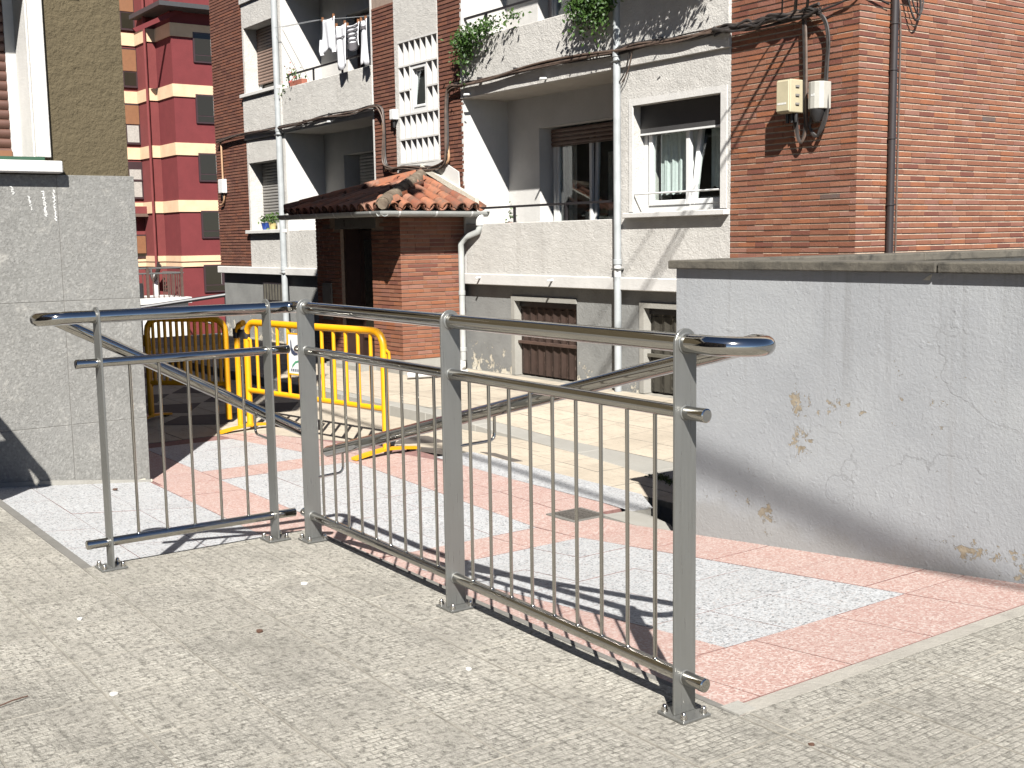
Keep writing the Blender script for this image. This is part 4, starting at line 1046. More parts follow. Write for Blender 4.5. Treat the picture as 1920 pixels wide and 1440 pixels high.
# roof
EL, ERt, EF, EZ = -13.78, -11.36, 6.47, 1.735; AP_ = Vector((-12.53, 7.705, 2.135))
cL, cR, wL, wR = Vector((EL,EF,EZ)), Vector((ERt,EF,EZ)), Vector((EL,7.705,EZ)), Vector((ERt,7.705,EZ))
mb = MB(); n = Vector((0,0,-.035))
for tri in ((cL,cR,AP_),(cR,wR,AP_),(wL,cL,AP_)): mb.prism([tri[0],tri[1],tri[2]], n)
mb.build('roof_deck', M['mortar_dark'], po)
ppart('soffit', 'conc_dark', (EL+.02,ERt-.02,EF+.03,7.70,1.718,1.734))
Lt, rt_ = .30, .062
def halftile(r0, r1, L_, up):
    mb = MB(); n_ = 8; th = .011
    rings = []
    for (s_, r_) in ((0,r0),(L_,r1)):
        for rr in (r_, r_-th):
            rings.append([(rr*math.cos(math.pi*i/n_), s_, (rr*math.sin(math.pi*i/n_) if up else -rr*math.sin(math.pi*i/n_))) for i in range(n_+1)])
    o0, i0, o1, i1 = rings; base = []
    for rg in rings: base.append(len(mb.v)); mb.v += rg
    for i in range(n_):
        a, b_, c, d = base
        mb.f += [(a+i,a+i+1,c+i+1,c+i),(b_+i,d+i,d+i+1,b_+i+1),(a+i,b_+i,b_+i+1,a+i+1),(c+i,c+i+1,d+i+1,d+i)]
    for e in (0, n_): mb.f.append((base[0]+e,base[2]+e,base[3]+e,base[1]+e))
    return mb
cover = halftile(.074,.060,Lt,True).mesh('roof_tile', M['tile'], True, 50); chan = halftile(.070,.082,Lt,False).mesh('roof_tile', M['tile'], True, 50); ridge = halftile(.088,.074,.27,True).mesh('hip_tile', M['oldtile'], True, 50); ridge2 = halftile(.086,.070,.27,True).mesh('hip_tile', M['tile'], True, 50)
def inside(p, a, b_, c, mg=.0):
    def s_(p, q, r_): return (q.x-p.x)*(r_.y-p.y)-(q.y-p.y)*(r_.x-p.x)
    v1, v2, v3 = s_(a,b_,p), s_(b_,c,p), s_(c,a,p)
    return (v1 >= -mg and v2 >= -mg and v3 >= -mg) or (v1 <= mg and v2 <= mg and v3 <= mg)
def slope(a, b_, apex, pitch=.178):
    e = (b_-a); Lw = e.length; e.normalize(); mid = (a+b_)/2
    up = apex - a - e*((apex-a).dot(e)); run_ = up.length; up.normalize(); nrm = e.cross(up)
    if nrm.z < 0: nrm = -nrm
    ex = up.cross(nrm)
    rot = Matrix((ex, up, nrm)).transposed()
    nC = int(Lw/pitch)
    for k in range(nC+1):
        for kind in (0, 1):
            s_ = Lw/2 + (k-nC/2)*pitch + (pitch/2 if kind else 0)
            if s_ > Lw+.01: continue
            for j in range(8):
                t_ = -.055 + j*.235
                c = a+e*s_+up*(t_+.15)
                if not inside(c, a, b_, apex, .06): continue
                tilt = Matrix.Rotation(R(2.2 if kind == 0 else 1.5), 3, 'X')
                jit = Matrix.Rotation(R(random.uniform(-2.5,2.5)), 3, 'Z')
                loc = a+e*(s_+random.uniform(-.006,.006))+up*(t_+random.uniform(-.012,.012))+nrm*((.040 if kind == 0 else .082)+random.uniform(-.004,.004))
                o = new_obj('roof_tile', cover if kind == 0 else chan, po); o.matrix_local = Matrix.Translation(loc) @ (rot @ jit @ tilt).to_4x4()
slope(cL, cR, AP_); slope(cR, wR, AP_); slope(wL, cL, AP_)
for a in (cL, cR):
    up = (AP_-a); Lh = up.length; up.normalize(); ex = up.cross(Vector((0,0,1))).normalized(); nrm = ex.cross(up)
    rot = Matrix((ex, up, nrm)).transposed()
    for j in range(8):
        t_ = -.03+j*.215
        if t_ > Lh-.08: break
        o = new_obj('hip_tile', ridge if a == cR else ridge2, po); loc = a+up*t_+nrm*(.075+random.uniform(-.004,.004))
        o.matrix_local = Matrix.Translation(loc) @ (rot @ Matrix.Rotation(R(2.5), 3, 'X') @ Matrix.Rotation(R(random.uniform(-3,3)), 3, 'Z')).to_4x4()
mb = MB(); mb.lathe(cR+Vector((.03,-.03,.075)), [(.07,0),(.06,.04)], 10, (.55,-.55,-.1)); mb.build('hip_mortar', M['oldtile'], po, True)
mb = MB(); f0, f1 = Vector((-12.50,7.69,2.27)), Vector((-11.30,7.69,1.80))
mb.prism([f0, f1, f1+Vector((0,0,.075)), f0+Vector((0,0,.06))], (0,-.05,0)); mb.build('mortar_flashing', M['crust'], po)
mb = MB(); mb.prism([(-13.15,7.690,2.0),(-11.70,7.690,1.95),(-11.72,7.690,2.20),(-12.1,7.69,2.36),(-12.6,7.690,2.34),(-13.1,7.69,2.33)], (0,.012,0)); mb.build('mortar_patch', M['white_smooth'], po)
# gutter
def halfpipe(p, q, r_, name='gutter'):
    p, q = Vector(p), Vector(q); d = (q-p).normalized(); sdn = d.cross(Vector((0,0,1))); n_ = 8; mb = MB()
    ring = lambda c, rr: [c + sdn*rr*math.cos(math.pi*i/n_) - Vector((0,0,1))*rr*math.sin(math.pi*i/n_) for i in range(n_+1)]
    A, B, A2, B2 = ring(p,r_), ring(q,r_), ring(p,r_-.006), ring(q,r_-.006); b_ = 0
    mb.v = [tuple(x) for x in A+B+A2+B2]; k = n_+1
    for i in range(n_): mb.f += [(i,i+1,k+i+1,k+i),(2*k+i,3*k+i,3*k+i+1,2*k+i+1),(i,2*k+i,2*k+i+1,i+1),(k+i,k+i+1,3*k+i+1,3*k+i)]
    for e in (0,n_): mb.f.append((e,k+e,3*k+e,2*k+e))
    o = mb.build(name, M['gutter'], po, True, 50)
    L_ = (q-p).length; m_ = max(2, int(L_/.42))
    for j in range(m_):
        c = p+d*(L_*(j+.5)/m_); mb = MB()
        R0, R1 = ring(c-d*.012, r_+.004), ring(c+d*.012, r_+.004)
        for i in range(n_): mb.quad(R0[i],R0[i+1],R1[i+1],R1[i])
        mb.build('gutter_clip', M['pvc'], o)
    return o
halfpipe((EL-.14,EF-.055,1.745),(ERt+.10,EF-.055,1.728),.060); halfpipe((ERt+.055,EF-.11,1.728),(ERt+.055,7.80,1.722),.060)
mb = MB(); p0 = (ERt+.055,7.70,1.70)
pts = [(p0[0],p0[1],1.69),(p0[0],p0[1],1.55),(p0[0]-.02,p0[1]-.01,1.49),(-11.50,7.63,1.43),(-11.56,7.60,1.36),(-11.56,7.60,1.28),(-11.56,7.60,-.02)]
o = mb.tube(pts, .036, 12).build('downpipe', M['gutter'], po, True, 50)
MB().lathe((p0[0],p0[1],1.56), [(.040,0),(.047,.004),(.047,.13),(.040,.14)], 12).build('pipe_socket', M['pvc'], o, True, 50)
for z in (.75,.08): MB().lathe((-11.56,7.60,z), [(.036,0),(.042,.004),(.042,.05),(.036,.054)], 12).build('pipe_collar', M['gutter'], o, True, 50)
tag(MB().tube([(-11.57,7.60,.0),(-11.57,7.60,-.10),(-11.50,7.50,-.105)], .036, 12).tube([(-11.0,7.28,-.100),(-11.22,6.62,-.100)], .034, 12).build('drain_pipe', M['pvc'], None, True), 'grey plastic drain pipe lying on the pavement by the brick porch', 'pipe')
# ================================================================== CABLES AND BOXES ON THE FACADE
def smooth_path(pts, n=4):
    P = [Vector(p) for p in pts]; out = []
    for i in range(len(P)-1):
        p0, p1, p2, p3 = P[max(0,i-1)], P[i], P[i+1], P[min(len(P)-1,i+2)]
        for k in range(n):
            t = k/n; out.append(.5*((2*p1)+(p2-p0)*t+(2*p0-5*p1+4*p2-p3)*t*t+(3*p1-p0-3*p2+p3)*t**3))
    out.append(P[-1]); return out
cab = thing('cable_bundle', 'dark tangled bundle of cables running along the whole facade between the storeys', 'cables')
base = [(-19.0,3.09),(-17.84,3.13),(-16.26,3.105),(-15.21,3.13),(-14.26,3.12),(-13.70,3.13),(-13.46,3.09),(-13.37,2.91),(-13.40,2.44),(-13.23,2.31),(-12.89,2.33),(-12.38,2.28),(-12.02,2.30),(-11.91,2.47),(-11.88,3.03),(-11.78,3.17),(-11.52,3.18),(-10.98,3.17),(-10.18,3.215),(-9.46,3.20),(-8.84,3.19),(-8.49,3.20),(-7.92,3.19),(-7.39,3.19),(-7.02,3.17),(-6.56,3.18),(-6.36,3.16)]
for k in range(11):
    rg = random.Random(k*5+2); i0 = 0 if k < 4 or k > 6 else (13 if k < 6 else 15)
    pts = [(x+rg.uniform(-.02,.02), F-.045-.012*(k % 3)-rg.uniform(0,.012), z+rg.uniform(-.034,.034)) for x, z in base[i0:]]
    MB().tube(smooth_path(pts, 5), rg.choice((.007,.009,.011)), 6).build('cable', M[('cable','cable','cable2')[k % 3]], cab, True)
for k in range(9):                                            # bushy taped part near the corner
    rg = random.Random(k+40); pts = [(-7.5+.13*i, F-.05+rg.uniform(-.045,.0), 3.185+rg.uniform(-.040,.040)) for i in range(10)]
    MB().tube(smooth_path(pts, 4), rg.choice((.010,.013)), 6).build('cable', M['cable'], cab, True)
for k in range(3):                                            # loop round the boxes
    rg = random.Random(k+70); o = .012*k
    pts = [(-6.42,F-.06,3.16),(-6.30-o,F-.06,3.12),(-6.255-o,F-.05,2.95),(-6.265-o,F-.05,2.62),(-6.265-o,F-.05,2.36),(-6.31-o,F-.06,2.22),(-6.38+o,F-.06,2.19),(-6.43,F-.06,2.27),(-6.41+.02*k,F-.07,2.38)]
    MB().tube(smooth_path([(x+rg.uniform(-.006,.006),y,z) for x,y,z in pts], 5), .010, 6).build('cable', M['cable'], cab, True)
for k in range(3):
    pts = [(-6.50-.012*k,F-.05,3.15),(-6.485-.012*k,F-.05,2.9),(-6.475-.010*k,F-.05,2.45),(-6.47-.01*k,F-.05,2.26),(-6.515,F-.06,2.15),(-6.57+.01*k,F-.06,2.22),(-6.60+.02*k,F-.07,2.38)]
    MB().tube(smooth_path(pts, 5), .011, 6).build('cable', M['cable'] if k else M['cable2'], cab, True)
pts = [(-6.40,F-.05,3.17),(-6.2,F-.04,3.20),(-6.02,F-.03,3.235),(-5.975,7.80,3.24),(-5.965,8.02,3.20)]
MB().tube(smooth_path(pts, 4), .009, 6).build('cable', M['cable'], cab, True)
for x, z in ((-14.9,3.16),(-15.7,3.14),(-11.2,3.21),(-10.5,3.23),(-9.6,3.24),(-8.2,3.22)):
    MB().box(x-.004,x+.004,F-.08,F+.0,z-.045,z+.02).build('cable_clip', M['ironblack'], cab)
pts = [(-8.62,F-.06,3.19),(-8.70,F-.05,3.0),(-8.79,F-.05,2.9)]
MB().tube(smooth_path(pts,4), .007, 6).build('cable', M['cable'], cab, True); MB().tube(smooth_path([(x+.035,y,z-.01) for x,y,z in pts],4), .006, 6).build('cable', M['cable2'], cab, True)
# thin run beside the black duct on the side wall
pts = [(-5.99,8.145,3.3),(-5.985,8.20,3.1),(-5.99,8.215,2.4),(-5.99,8.215,1.25)]
tag(MB().tube(smooth_path(pts,5), .008, 6).build('thin_cable', M['cable2'], None, True), 'thin cable running down beside the black duct on the brick side wall', 'cable')
pts = [(-5.95,8.17,3.40),(-5.93,8.27,3.15),(-5.93,8.34,3.10),(-5.94,8.40,3.2),(-5.96,8.40,3.5)]
t = thing('cable_terminal', 'small white terminal with looped black cables high on the brick side wall', 'terminal')
MB().tube(smooth_path(pts,5), .009, 6).build('cable', M['cable'], t, True); MB().tube(smooth_path([(x,y+.03,z+.05) for x,y,z in pts],5), .007, 6).build('cable', M['cable'], t, True)
bevel(MB().box(-6.0+.003,-5.94,8.20,8.31,3.285,3.40).build('case', M['pvc'], t), .008)
# service wires that leave the corner towards the street
A_ = [(-6.74,3.18),(-6.60,3.19),(-6.48,3.18)]; dxs = (.93,.98,1.02); dzo = (1.09,1.045,1.11)
lab = ('thin black service wire leaving the facade bundle left of the junction boxes','thick black service wire leaving the facade bundle above the cream box','black service wire leaving the facade bundle closest to the brick corner')
for k in range(3):
    a = Vector((A_[k][0], F-.06, A_[k][1])); d = Vector((dxs[k], -1, dzo[k])); L_ = 9
    pts = [a+d*(L_*i/10) + Vector((0,0,-.05*math.sin(math.pi*i/10))) for i in range(11)]
    tag(MB().tube(pts, (.007,.014,.012)[k], 8).build('service_wire', M['cable'], None, True), lab[k], 'wire', 'service wires from the brick corner')
oc = [Vector((-7.3,.95,7.05)), Vector((.9,-.23,8.0)), Vector((5,-.79,8.3)), Vector((12,-1.7,9.0))]
tag(MB().tube(oc, .030, 10).build('overhead_cable', M['cable'], None, True), 'thick overhead cable stretched high above the platform from the olive house', 'cable')
# junction boxes
jb = thing('junction_box', 'tall cream telecom junction box on the red brick wall, left of the two', 'junction box', 'junction boxes on the brick panel')
bx = MB().box(-6.66,-6.515,F-.20,F-.012,2.39,2.655); bevel(bx.build('case', M['boxcream'], jb), .008, 2)
MB().box(-6.655,-6.522,F-.212,F-.2005,2.40,2.645).build('lid', M['boxcream'], jb); bevel(jb.children[-1], .006)
mb = MB()
for k, wd in enumerate((.02,.008,.012,.006,.012,.010)): mb.box(-6.64+.016*k,-6.64+.016*k+.011,F-.2135,F-.212,2.455,2.470)
mb.build('printed_code', M['pvc'], jb)
for z in (2.46,2.53,2.60): MB().box(-6.5149,-6.505,F-.14,F-.10,z-.008,z+.008).build('latch', M['shutter_grey'], jb)
for k in range(3): MB().lathe((-6.63+.045*k,F-.10,2.315), [(.013,0),(.017,.03),(.017,.0745)], 8).build('cable_gland', M['black'], jb, True, 50)
jb2 = thing('junction_box', 'smaller rounded grey junction box on the red brick wall, right of the cream one', 'junction box', 'junction boxes on the brick panel')
mb = MB(); mb.prism([(-6.405,F-.012,2.40),(-6.255,F-.012,2.40),(-6.255,F-.10,2.40),(-6.275,F-.135,2.40),(-6.31,F-.15,2.40),(-6.35,F-.15,2.40),(-6.385,F-.135,2.40),(-6.405,F-.10,2.40)], (0,0,.215)); bevel(mb.build('case', M['boxgrey'], jb2), .006, 2)
mb = MB(); mb.lathe((-6.33,F-.09,2.30), [(.025,0),(.055,.06),(.062,.099)], 12); mb.build('cable_boot', M['black'], jb2, True, 50)
mb = MB(); mb.box(-6.345,-6.33,F-.1515,F-.1498,2.50,2.515); mb.box(-6.322,-6.312,F-.1515,F-.1498,2.50,2.52); mb.build('printed_code', M['pvc'], jb2)
def sbox(x0, x1, z0, z1, label, name='junction_box', grp=None):
    t = thing(name, label, 'junction box', grp); bevel(MB().box(x0,x1,F-.085,F-.003,z0,z1).build('case', M['pvc'], t), .01, 2); MB().lathe(((x0+x1)/2,F-.045,z0-.10), [(.014,0),(.02,.03),(.02,.099)], 8).build('cable_boot', M['black'], t, True, 50)
sbox(-18.99,-18.80,2.24,2.47,'small white utility box on the far left brown brick panel')
sbox(-13.20,-13.10,2.93,3.06,'tiny white box beside the stairwell lattice')
def conduit(pts, label):
    tag(MB().tube(smooth_path([(x,F-.035,z) for x,z in pts],4), .016, 8).build('conduit', M['conduit'], None, True), label, 'conduit', 'tan conduits on the brick piers')
conduit([(-18.96,3.09),(-18.90,3.02),(-18.89,2.52),(-18.86,2.2),(-18.93,2.07),(-19.05,2.05)], 'tan conduit running down the far left brown brick panel')
conduit([(-13.58,3.10),(-13.50,3.06),(-13.45,2.85),(-13.44,2.45),(-13.42,2.30)], 'tan conduit on the brick pier left of the stairwell lattice')
conduit([(-11.86,3.12),(-11.905,3.05),(-11.92,2.6),(-11.905,2.35),(-12.05,2.30)], 'tan conduit on the brick pier right of the stairwell lattice')

# ================================================================== LAUNDRY AND PLANTS
YL = 7.60
for dz, lb in ((0,'front'),(.02,'rear')):
    yy = YL if dz == 0 else YL+.12
    tag(MB().tube([(-16.46,yy,4.56+dz),(-15.2,yy,4.47+dz),(-13.78,yy,4.30+dz)], .004, 5).build('clothesline', M['pipe'], None, True), lb+' clothesline stretched across the upper left balcony', 'clothesline', 'clotheslines of the upper left balcony')
def garment(x0, x1, zt, zb, mat, label, cat, name, stripes=(), sleeves=0, y=YL-.006):
    t = thing(name, label, cat, 'laundry on the upper left balcony'); mb = MB(); nx, nz = 10, 10; rg = random.Random(int(-x0*100)); ph = rg.uniform(0,6)
    def pt(i, j, o=0):
        f, g_ = i/nx, j/nz; x = x0+(x1-x0)*f; hem = zb+.03*math.sin(f*7+ph)*(1 if g_ == 0 else 0)
        z = hem+(zt-hem)*g_; wdt = 1-.10*math.sin(g_*3.14); xm = (x0+x1)/2
        return (xm+(x-xm)*wdt, y+.020*math.sin(f*9+ph+g_*2)*(1-g_*.8)+o, z-.02*math.sin(f*3.1416)*(g_ > .9))
    mb.v = [pt(i,j) for j in range(nz+1) for i in range(nx+1)]; mb.f = [(j*(nx+1)+i,j*(nx+1)+i+1,(j+1)*(nx+1)+i+1,(j+1)*(nx+1)+i) for j in range(nz) for i in range(nx)]
    o = mb.build('cloth', M[mat], t, True, 80); sm = o.modifiers.new('thick', 'SOLIDIFY'); sm.thickness = .006
    for j0, j1 in stripes:
        mb = MB()
        for i in range(nx):
            def q(i, g_): 
                a = pt(i, math.floor(g_), -.009); b_ = pt(i, math.floor(g_)+1, -.009); f = g_-math.floor(g_); return tuple(p*(1-f)+r_*f for p, r_ in zip(a, b_))
            mb.quad(q(i,j0),q(i+1,j0),q(i+1,j1),q(i,j1))
        mb.build('stripe', M['stripe'], t, True, 80)
    for s_ in range(sleeves):
        xs = x0-.02 if s_ == 0 else x1-.04
        MB().tube([(xs+.03,y-.012,zb+.16),(xs+.02,y-.018,zb+.02),(xs+.035,y-.012,zb-.05)], [.03,.034,.03], 8).build('sleeve', M[mat], t, True, 60)
    for xp in (x0+.03, x1-.03): MB().box(xp-.006,xp+.006,y-.012,y+.018,zt-.02,zt+.035).build('peg', M['shutter_orange'], t)
garment(-14.93,-14.55,4.43,4.00,'cloth','white long sleeved jumper hanging upside down, leftmost of the laundry','garment','white_jumper',sleeves=2)
garment(-14.53,-14.23,4.29,3.72,'cloth','white garment with a yellowish hem hanging second from the left on the line','garment','white_garment',stripes=((6.9,7.2),))
garment(-14.22,-13.86,4.25,3.92,'cloth','grey and white striped jumper hanging on the balcony line','garment','striped_jumper',stripes=((8.6,9.3),(6.9,7.6),(5.2,5.9),(3.5,4.1),(.2,2.6)))
garment(-13.84,-13.66,4.26,3.70,'cloth','narrow white cloth hanging at the right end of the line beside the brick pier','garment','white_cloth',stripes=((7.8,8.5),))
def plant(x, z, y, r_, h, mat, label, pot, flowers=0, leafn=70, grp=None):
    t = thing('potted_plant', label, 'potted plant', grp)
    MB().lathe((x,y,z), [(r_*.72,0),(r_,h*.95),(r_*1.06,h*.95),(r_*1.06,h),(r_*.9,h)], 12).build('pot', M[pot], t, True, 40)
    mb = MB(); leaves(mb, (x,y,z+h+.05), leafn, (r_*.75,r_*.6,.05), .035); o = mb.build('foliage', M[mat], t)
    if flowers:
        mb = MB(); leaves(mb, (x,y,z+h+.09), flowers, (r_*.9,r_*.6,.06), .022); mb.build('flower', M['flower'], t)
for x, pot, lb, fl in ((-17.42,'blue_pot','leafy plant in a blue glazed pot at the left end of the sill',0),(-17.14,'yellow_pot','bushy plant in a yellow pot on the lower left window sill',0),(-16.86,'white_pot','trailing plant in a pale pot at the right end of the window sill',0)):
    plant(x, 1.606, F-.0+.05, .075, .11, 'leaf2', lb, pot, fl, 80, 'pots on the lower left window sill')
t = thing('planter', 'terracotta trough with straggly red flowers on the upper left balcony parapet', 'planter')
MB().box(-16.25,-15.85,F-.0,F+.09,3.692,3.765).build('trough', M['terra_pot'], t); mb = MB(); leaves(mb, (-16.1,F,3.82), 40, (.14,.05,.05), .03); leaves(mb, (-16.45,F-.03,3.66), 30, (.10,.03,.05), .028); mb.build('foliage', M['leaf2'], t)
mb = MB(); leaves(mb, (-16.2,F,3.88), 26, (.12,.05,.07), .028); tag(mb.build('flower', M['flower'], t), kind='stuff')
mb = MB()
for dx, dz in ((-.1,.18),(.05,.12),(.25,.08)): MB().tube([(-16.1+dx*.3,F+.03,3.75),(-16.1+dx,F,3.78+dz)], .004, 5).build('stem', M['leaf2'], t)
plant(-14.48, 1.585, F+.05, .10, .13, 'leaf2', 'terracotta pot with a small plant on the parapet beside the porch roof', 'terra_pot', 0, 26)
t = thing('balcony_plant', 'slender upright green plant behind the lower right balcony rail', 'plant'); mb = MB(); leaves(mb, (-10.9,7.86,1.68), 30, (.03,.03,.06), .03); mb.build('foliage', M['leaf2'], t); MB().lathe((-10.9,7.87,1.45), [(.05,0),(.06,.14)], 10).build('pot', M['terra_pot'], t, True)
def ivy(clumps, label):
    t = thing('ivy', label, 'ivy'); mb = MB(); st_ = MB()
    for (x, z, wx, dz_, n_) in clumps:
        leaves(mb, (x, F-.11, z), n_, (wx,.055,.045), .031, dz_)
        for k in range(5):
            xx = x+random.gauss(0,wx*.7); st_.tube([(xx,F-.02,z+.03),(xx+.02,F-.11,z-dz_*.3),(xx+random.uniform(-.05,.03),F-.09,z-dz_*random.uniform(.9,1.5))], .0035, 5)
    tag(mb.build('foliage', M['leaf'], t), kind='stuff'); tag(st_.build('stem', M['leaf'], t), kind='stuff')
ivy([(-11.42,3.73,.10,.17,620),(-11.20,3.77,.11,.10,300),(-10.9,3.78,.12,.05,150),(-10.5,3.80,.10,.03,50)], 'ivy spilling over the left end of the upper right balcony parapet')
ivy([(-9.30,3.78,.11,.13,520),(-9.06,3.77,.11,.17,680),(-8.90,3.82,.11,.10,380)], 'ivy hanging over the upper right balcony parapet beside the grey downpipe')
t = thing('ivy', 'ivy hanging from the flat above the right hand window, mostly out of the picture', 'ivy'); mb = MB()
for x, z, wx, d, n_ in ((-8.25,4.13,.09,.14,500),(-8.0,4.12,.10,.12,500),(-7.7,4.12,.09,.20,560),(-7.4,4.22,.09,.16,460),(-7.15,4.36,.08,.16,360)): leaves(mb, (x,F-.34,z), n_, (wx,.05,.05), .036, d)
tag(mb.build('foliage', M['leaf'], t), kind='stuff'); MB().box(-8.40,-7.15,F-.45,F-.033,4.14,4.62).build('trough', M['conc'], t)

# ================================================================== OLIVE HOUSE ON THE LEFT
ho = thing('corner_house', 'olive stuccoed house on a grey granite plinth at the left edge', 'house')
HX, HY = -7.96, 2.605; ZC = 1.862
def hpart(name, mat, *bx, bev=0):
    mb = MB()
    for q in bx: mb.box(*q)
    o = mb.build(name, M[mat], ho); 
    if bev: bevel(o, bev)
    return o
wy0, wy1, wz0, wz1 = .75, 1.985, 1.965, 3.35            # window opening
hpart('wall', 'stucco', (-24,HX-.02,wy1,HY-.028,ZC-.02,7.0), (-24,HX-.02,-6,wy0,ZC-.02,7.0), (-24,HX-.02,wy0,wy1,ZC-.02,wz0-.01), (-24,HX-.02,wy0,wy1,wz1,7.0), (-24,HX-.36,wy0,wy1,wz0-.01,wz1))
hpart('plinth', 'conc_dark', (-24,HX-.012,-6,HY-.004,-3,ZC-.021))
zz = [-.30,.215,1.04,ZC]; yy_ = [HY,2.10,1.18,.26,-.66,-1.58,-2.5]
for z0, z1 in zip(zz, zz[1:]):
    for y1, y0 in zip(yy_, yy_[1:]):
        o = MB().box(HX-.03,HX+random.uniform(-.0015,.0015),y0+.0016,y1-.0016,z0+.0016,z1-.0016).build('cladding_panel', M['clad'], ho); bevel(o, .002)
for z0, z1 in zip(zz, zz[1:]):
    for k in range(3): MB().box(HX-.031-.9*(k+1),HX-.031-.9*k-.005,HY-.03,HY+.0,z0+.003,z1-.003).build('cladding_panel', M['clad'], ho)
hpart('joint_filler', 'conc_dark', (HX-.028,HX-.0025,-2.5,HY-.002,-.28,1.858))
hpart('eaves', 'white', (-24.9,HX+.87,-6.8,HY+.5,6.98,7.22), (-9.9,HX+.869,HY+.501,HY+1.45,6.98,7.22))
hb = thing('shadow_panel', 'unseen pale panel above the picture, added to cast shade beyond the house corner', 'shadow caster')  # unseen panel added to widen the shade beyond the house corner
MB().box(HX+1.66,HX+1.68,1.465,2.07,4.45,6.6).build('shade_sheet', M['white'], hb)
for z in (6.6,): MB().tube([(HX-.02,1.75,z),(HX+1.7,1.75,z)], .02, 8).build('arm', M['ironblack'], hb, True); MB().tube([(HX+1.67,1.44,z),(HX+1.67,2.09,z)], .015, 8).build('crossbar', M['ironblack'], hb, True)
mb = MB(); pts = []
for i in range(14):
    y = HY-.02-.62*i/13; mb.obox((HX+.004,y,-.235+.07*(HY-y)+.012*math.sin(i*1.7)), (.006,0,0), (0,.03,.004*math.cos(i)), (0,0,random.uniform(.006,.012)))
mb.build('cement_crust', M['crust'], ho)
mb = MB(); mb.prism([(HX+.0005,HY,-.30),(HX+.0005,1.2,-.30),(HX+.0005,1.2,-.085),(HX+.0005,1.9,-.135),(HX+.0005,HY,-.222)], (.012,0,0)); mb.build('skirting', M['conc'], ho)
# chalky scrapes
mb = MB()
def scrape(y, z, dy, dz, n_, wd):
    rg = random.Random(int(y*1000)); 
    for i in range(n_):
        f = i/n_; c = (HX+.0022, y+dy*f+rg.uniform(-.004,.004), z+dz*f); s_ = wd*rg.uniform(.5,1.2)
        mb.obox(c, (.0006,0,0), (0,s_,s_*rg.uniform(-.5,.5)), (0,-s_*.3,abs(dz)/n_*rg.uniform(.35,.75)))
scrape(2.075,1.76,.005,-.20,22,.007); scrape(2.01,1.75,.012,-.16,18,.008); scrape(1.92,1.72,.015,-.09,12,.006); scrape(1.82,1.78,.01,-.05,7,.007); scrape(2.09,1.66,-.03,.005,3,.006)
tag(mb.build('chalk_scrape', M['chalk'], ho), kind='stuff')
# window with surround, shutter and sill
hpart('surround', 'white_smooth', (HX-.0195,HX+.012,wy1,2.075,wz0+.005,3.35), (HX-.0195,HX+.0118,1.45,2.075,3.351,3.45), bev=.004)
hpart('reveal', 'white_smooth', (HX-.34,HX-.0196,wy1-.012,wy1-.0005,wz0,3.35))
wo = hpart('window', 'white_smooth', (HX-.35,HX-.31,wy1-.075,wy1-.0125,wz0,3.35)); shutter_me = MB(); z = 3.35
while z > wz0+.05:
    zb_ = z-.062; x = HX-.315
    shutter_me.prism([(x-.014,wy0,zb_+.002),(x-.004,wy0,zb_+.016),(x,wy0,zb_+.034),(x-.004,wy0,zb_+.054),(x-.014,wy0,z-.001)], (0,wy1-.0755-wy0,0)); z = zb_
shutter_me.build('shutter', M['shutter_red'], wo, True, 50)
MB().box(HX-.33,HX-.30,wy0,wy1-.0755,wz0+.001,wz0+.065).build('bottom_rail', M['shutter_orange'], wo)
hpart('sill', 'white_smooth', (HX-.30,HX+.085,wy0-.1,2.125,1.868,1.945), bev=.008)
hpart('sill_trim', 'green_trim', (HX-.28,HX+.060,wy0-.1,2.02,1.9455,1.968))
# unseen slab above, out of the frame, that throws the fringe of shade on the reveal
hpart('shade_slab', 'white_smooth', (HX-.0194,HX+.42,.7,2.02,3.47,3.52))
# handrail, and an unseen added block, shaped by their shadow on the granite
def back(y, z, t_): return Vector((HX-LX*t_, y-LY*t_, z-LZ*t_))
lh = thing('curved_handrail', 'bent steel handrail at the left of the steps, just outside the picture', 'handrail')
MB().tube(smooth_path([back(1.30,.70,1.2),back(1.52,.44,1.2),back(1.66,.25,1.2),back(1.82,.0,1.2),back(1.90,-.12,1.2),back(1.90,-.20,1.2),back(1.80,-.25,1.2)],5), .034, 14).build('rail', M['steel'], lh, True)
bn = thing('shadow_block', 'unseen dark block left of the steps, added to cast the shadow on the granite', 'litter bin')
mb = MB(); mb.prism([back(1.2,.16,1.15),back(1.69,.16,1.15),back(1.80,-.02,1.15),back(1.86,-.2,1.15),back(1.84,-.5,1.15),back(1.2,-.5,1.15)], (.3,-.2,0)); mb.build('body', M['ironblack'], bn)
mb = MB(); q = back(1.5,-.5,1.15); mb.box(q.x,q.x+.25,q.y-.35,q.y-.05,0.002,q.z+.2); mb.build('post', M['ironblack'], bn)

# building across the street behind the camera: out of the picture, seen in the steel
rr_ = thing('rear_building', 'brown brick building across the street behind the camera, out of the picture', 'building')
MB().box(-16,7,-24,-10.5,-3,11).build('wall', M['mortar_dark'], rr_)
for i in range(7):
    for k in range(3):
        o = MB().box(-14.6+3.1*i,-13.2+3.1*i,-10.498,-10.44,1.2+3.1*k,2.9+3.1*k).build('window', M['pvc'], rr_); MB().box(-14.52+3.1*i,-13.28+3.1*i,-10.4395,-10.43,1.28+3.1*k,2.82+3.1*k).build('pane', M['glass_dark'], o)
MB().box(-16.5,7.5,-24.5,-10.0,11.002,11.3).build('roof', M['tile'], rr_)
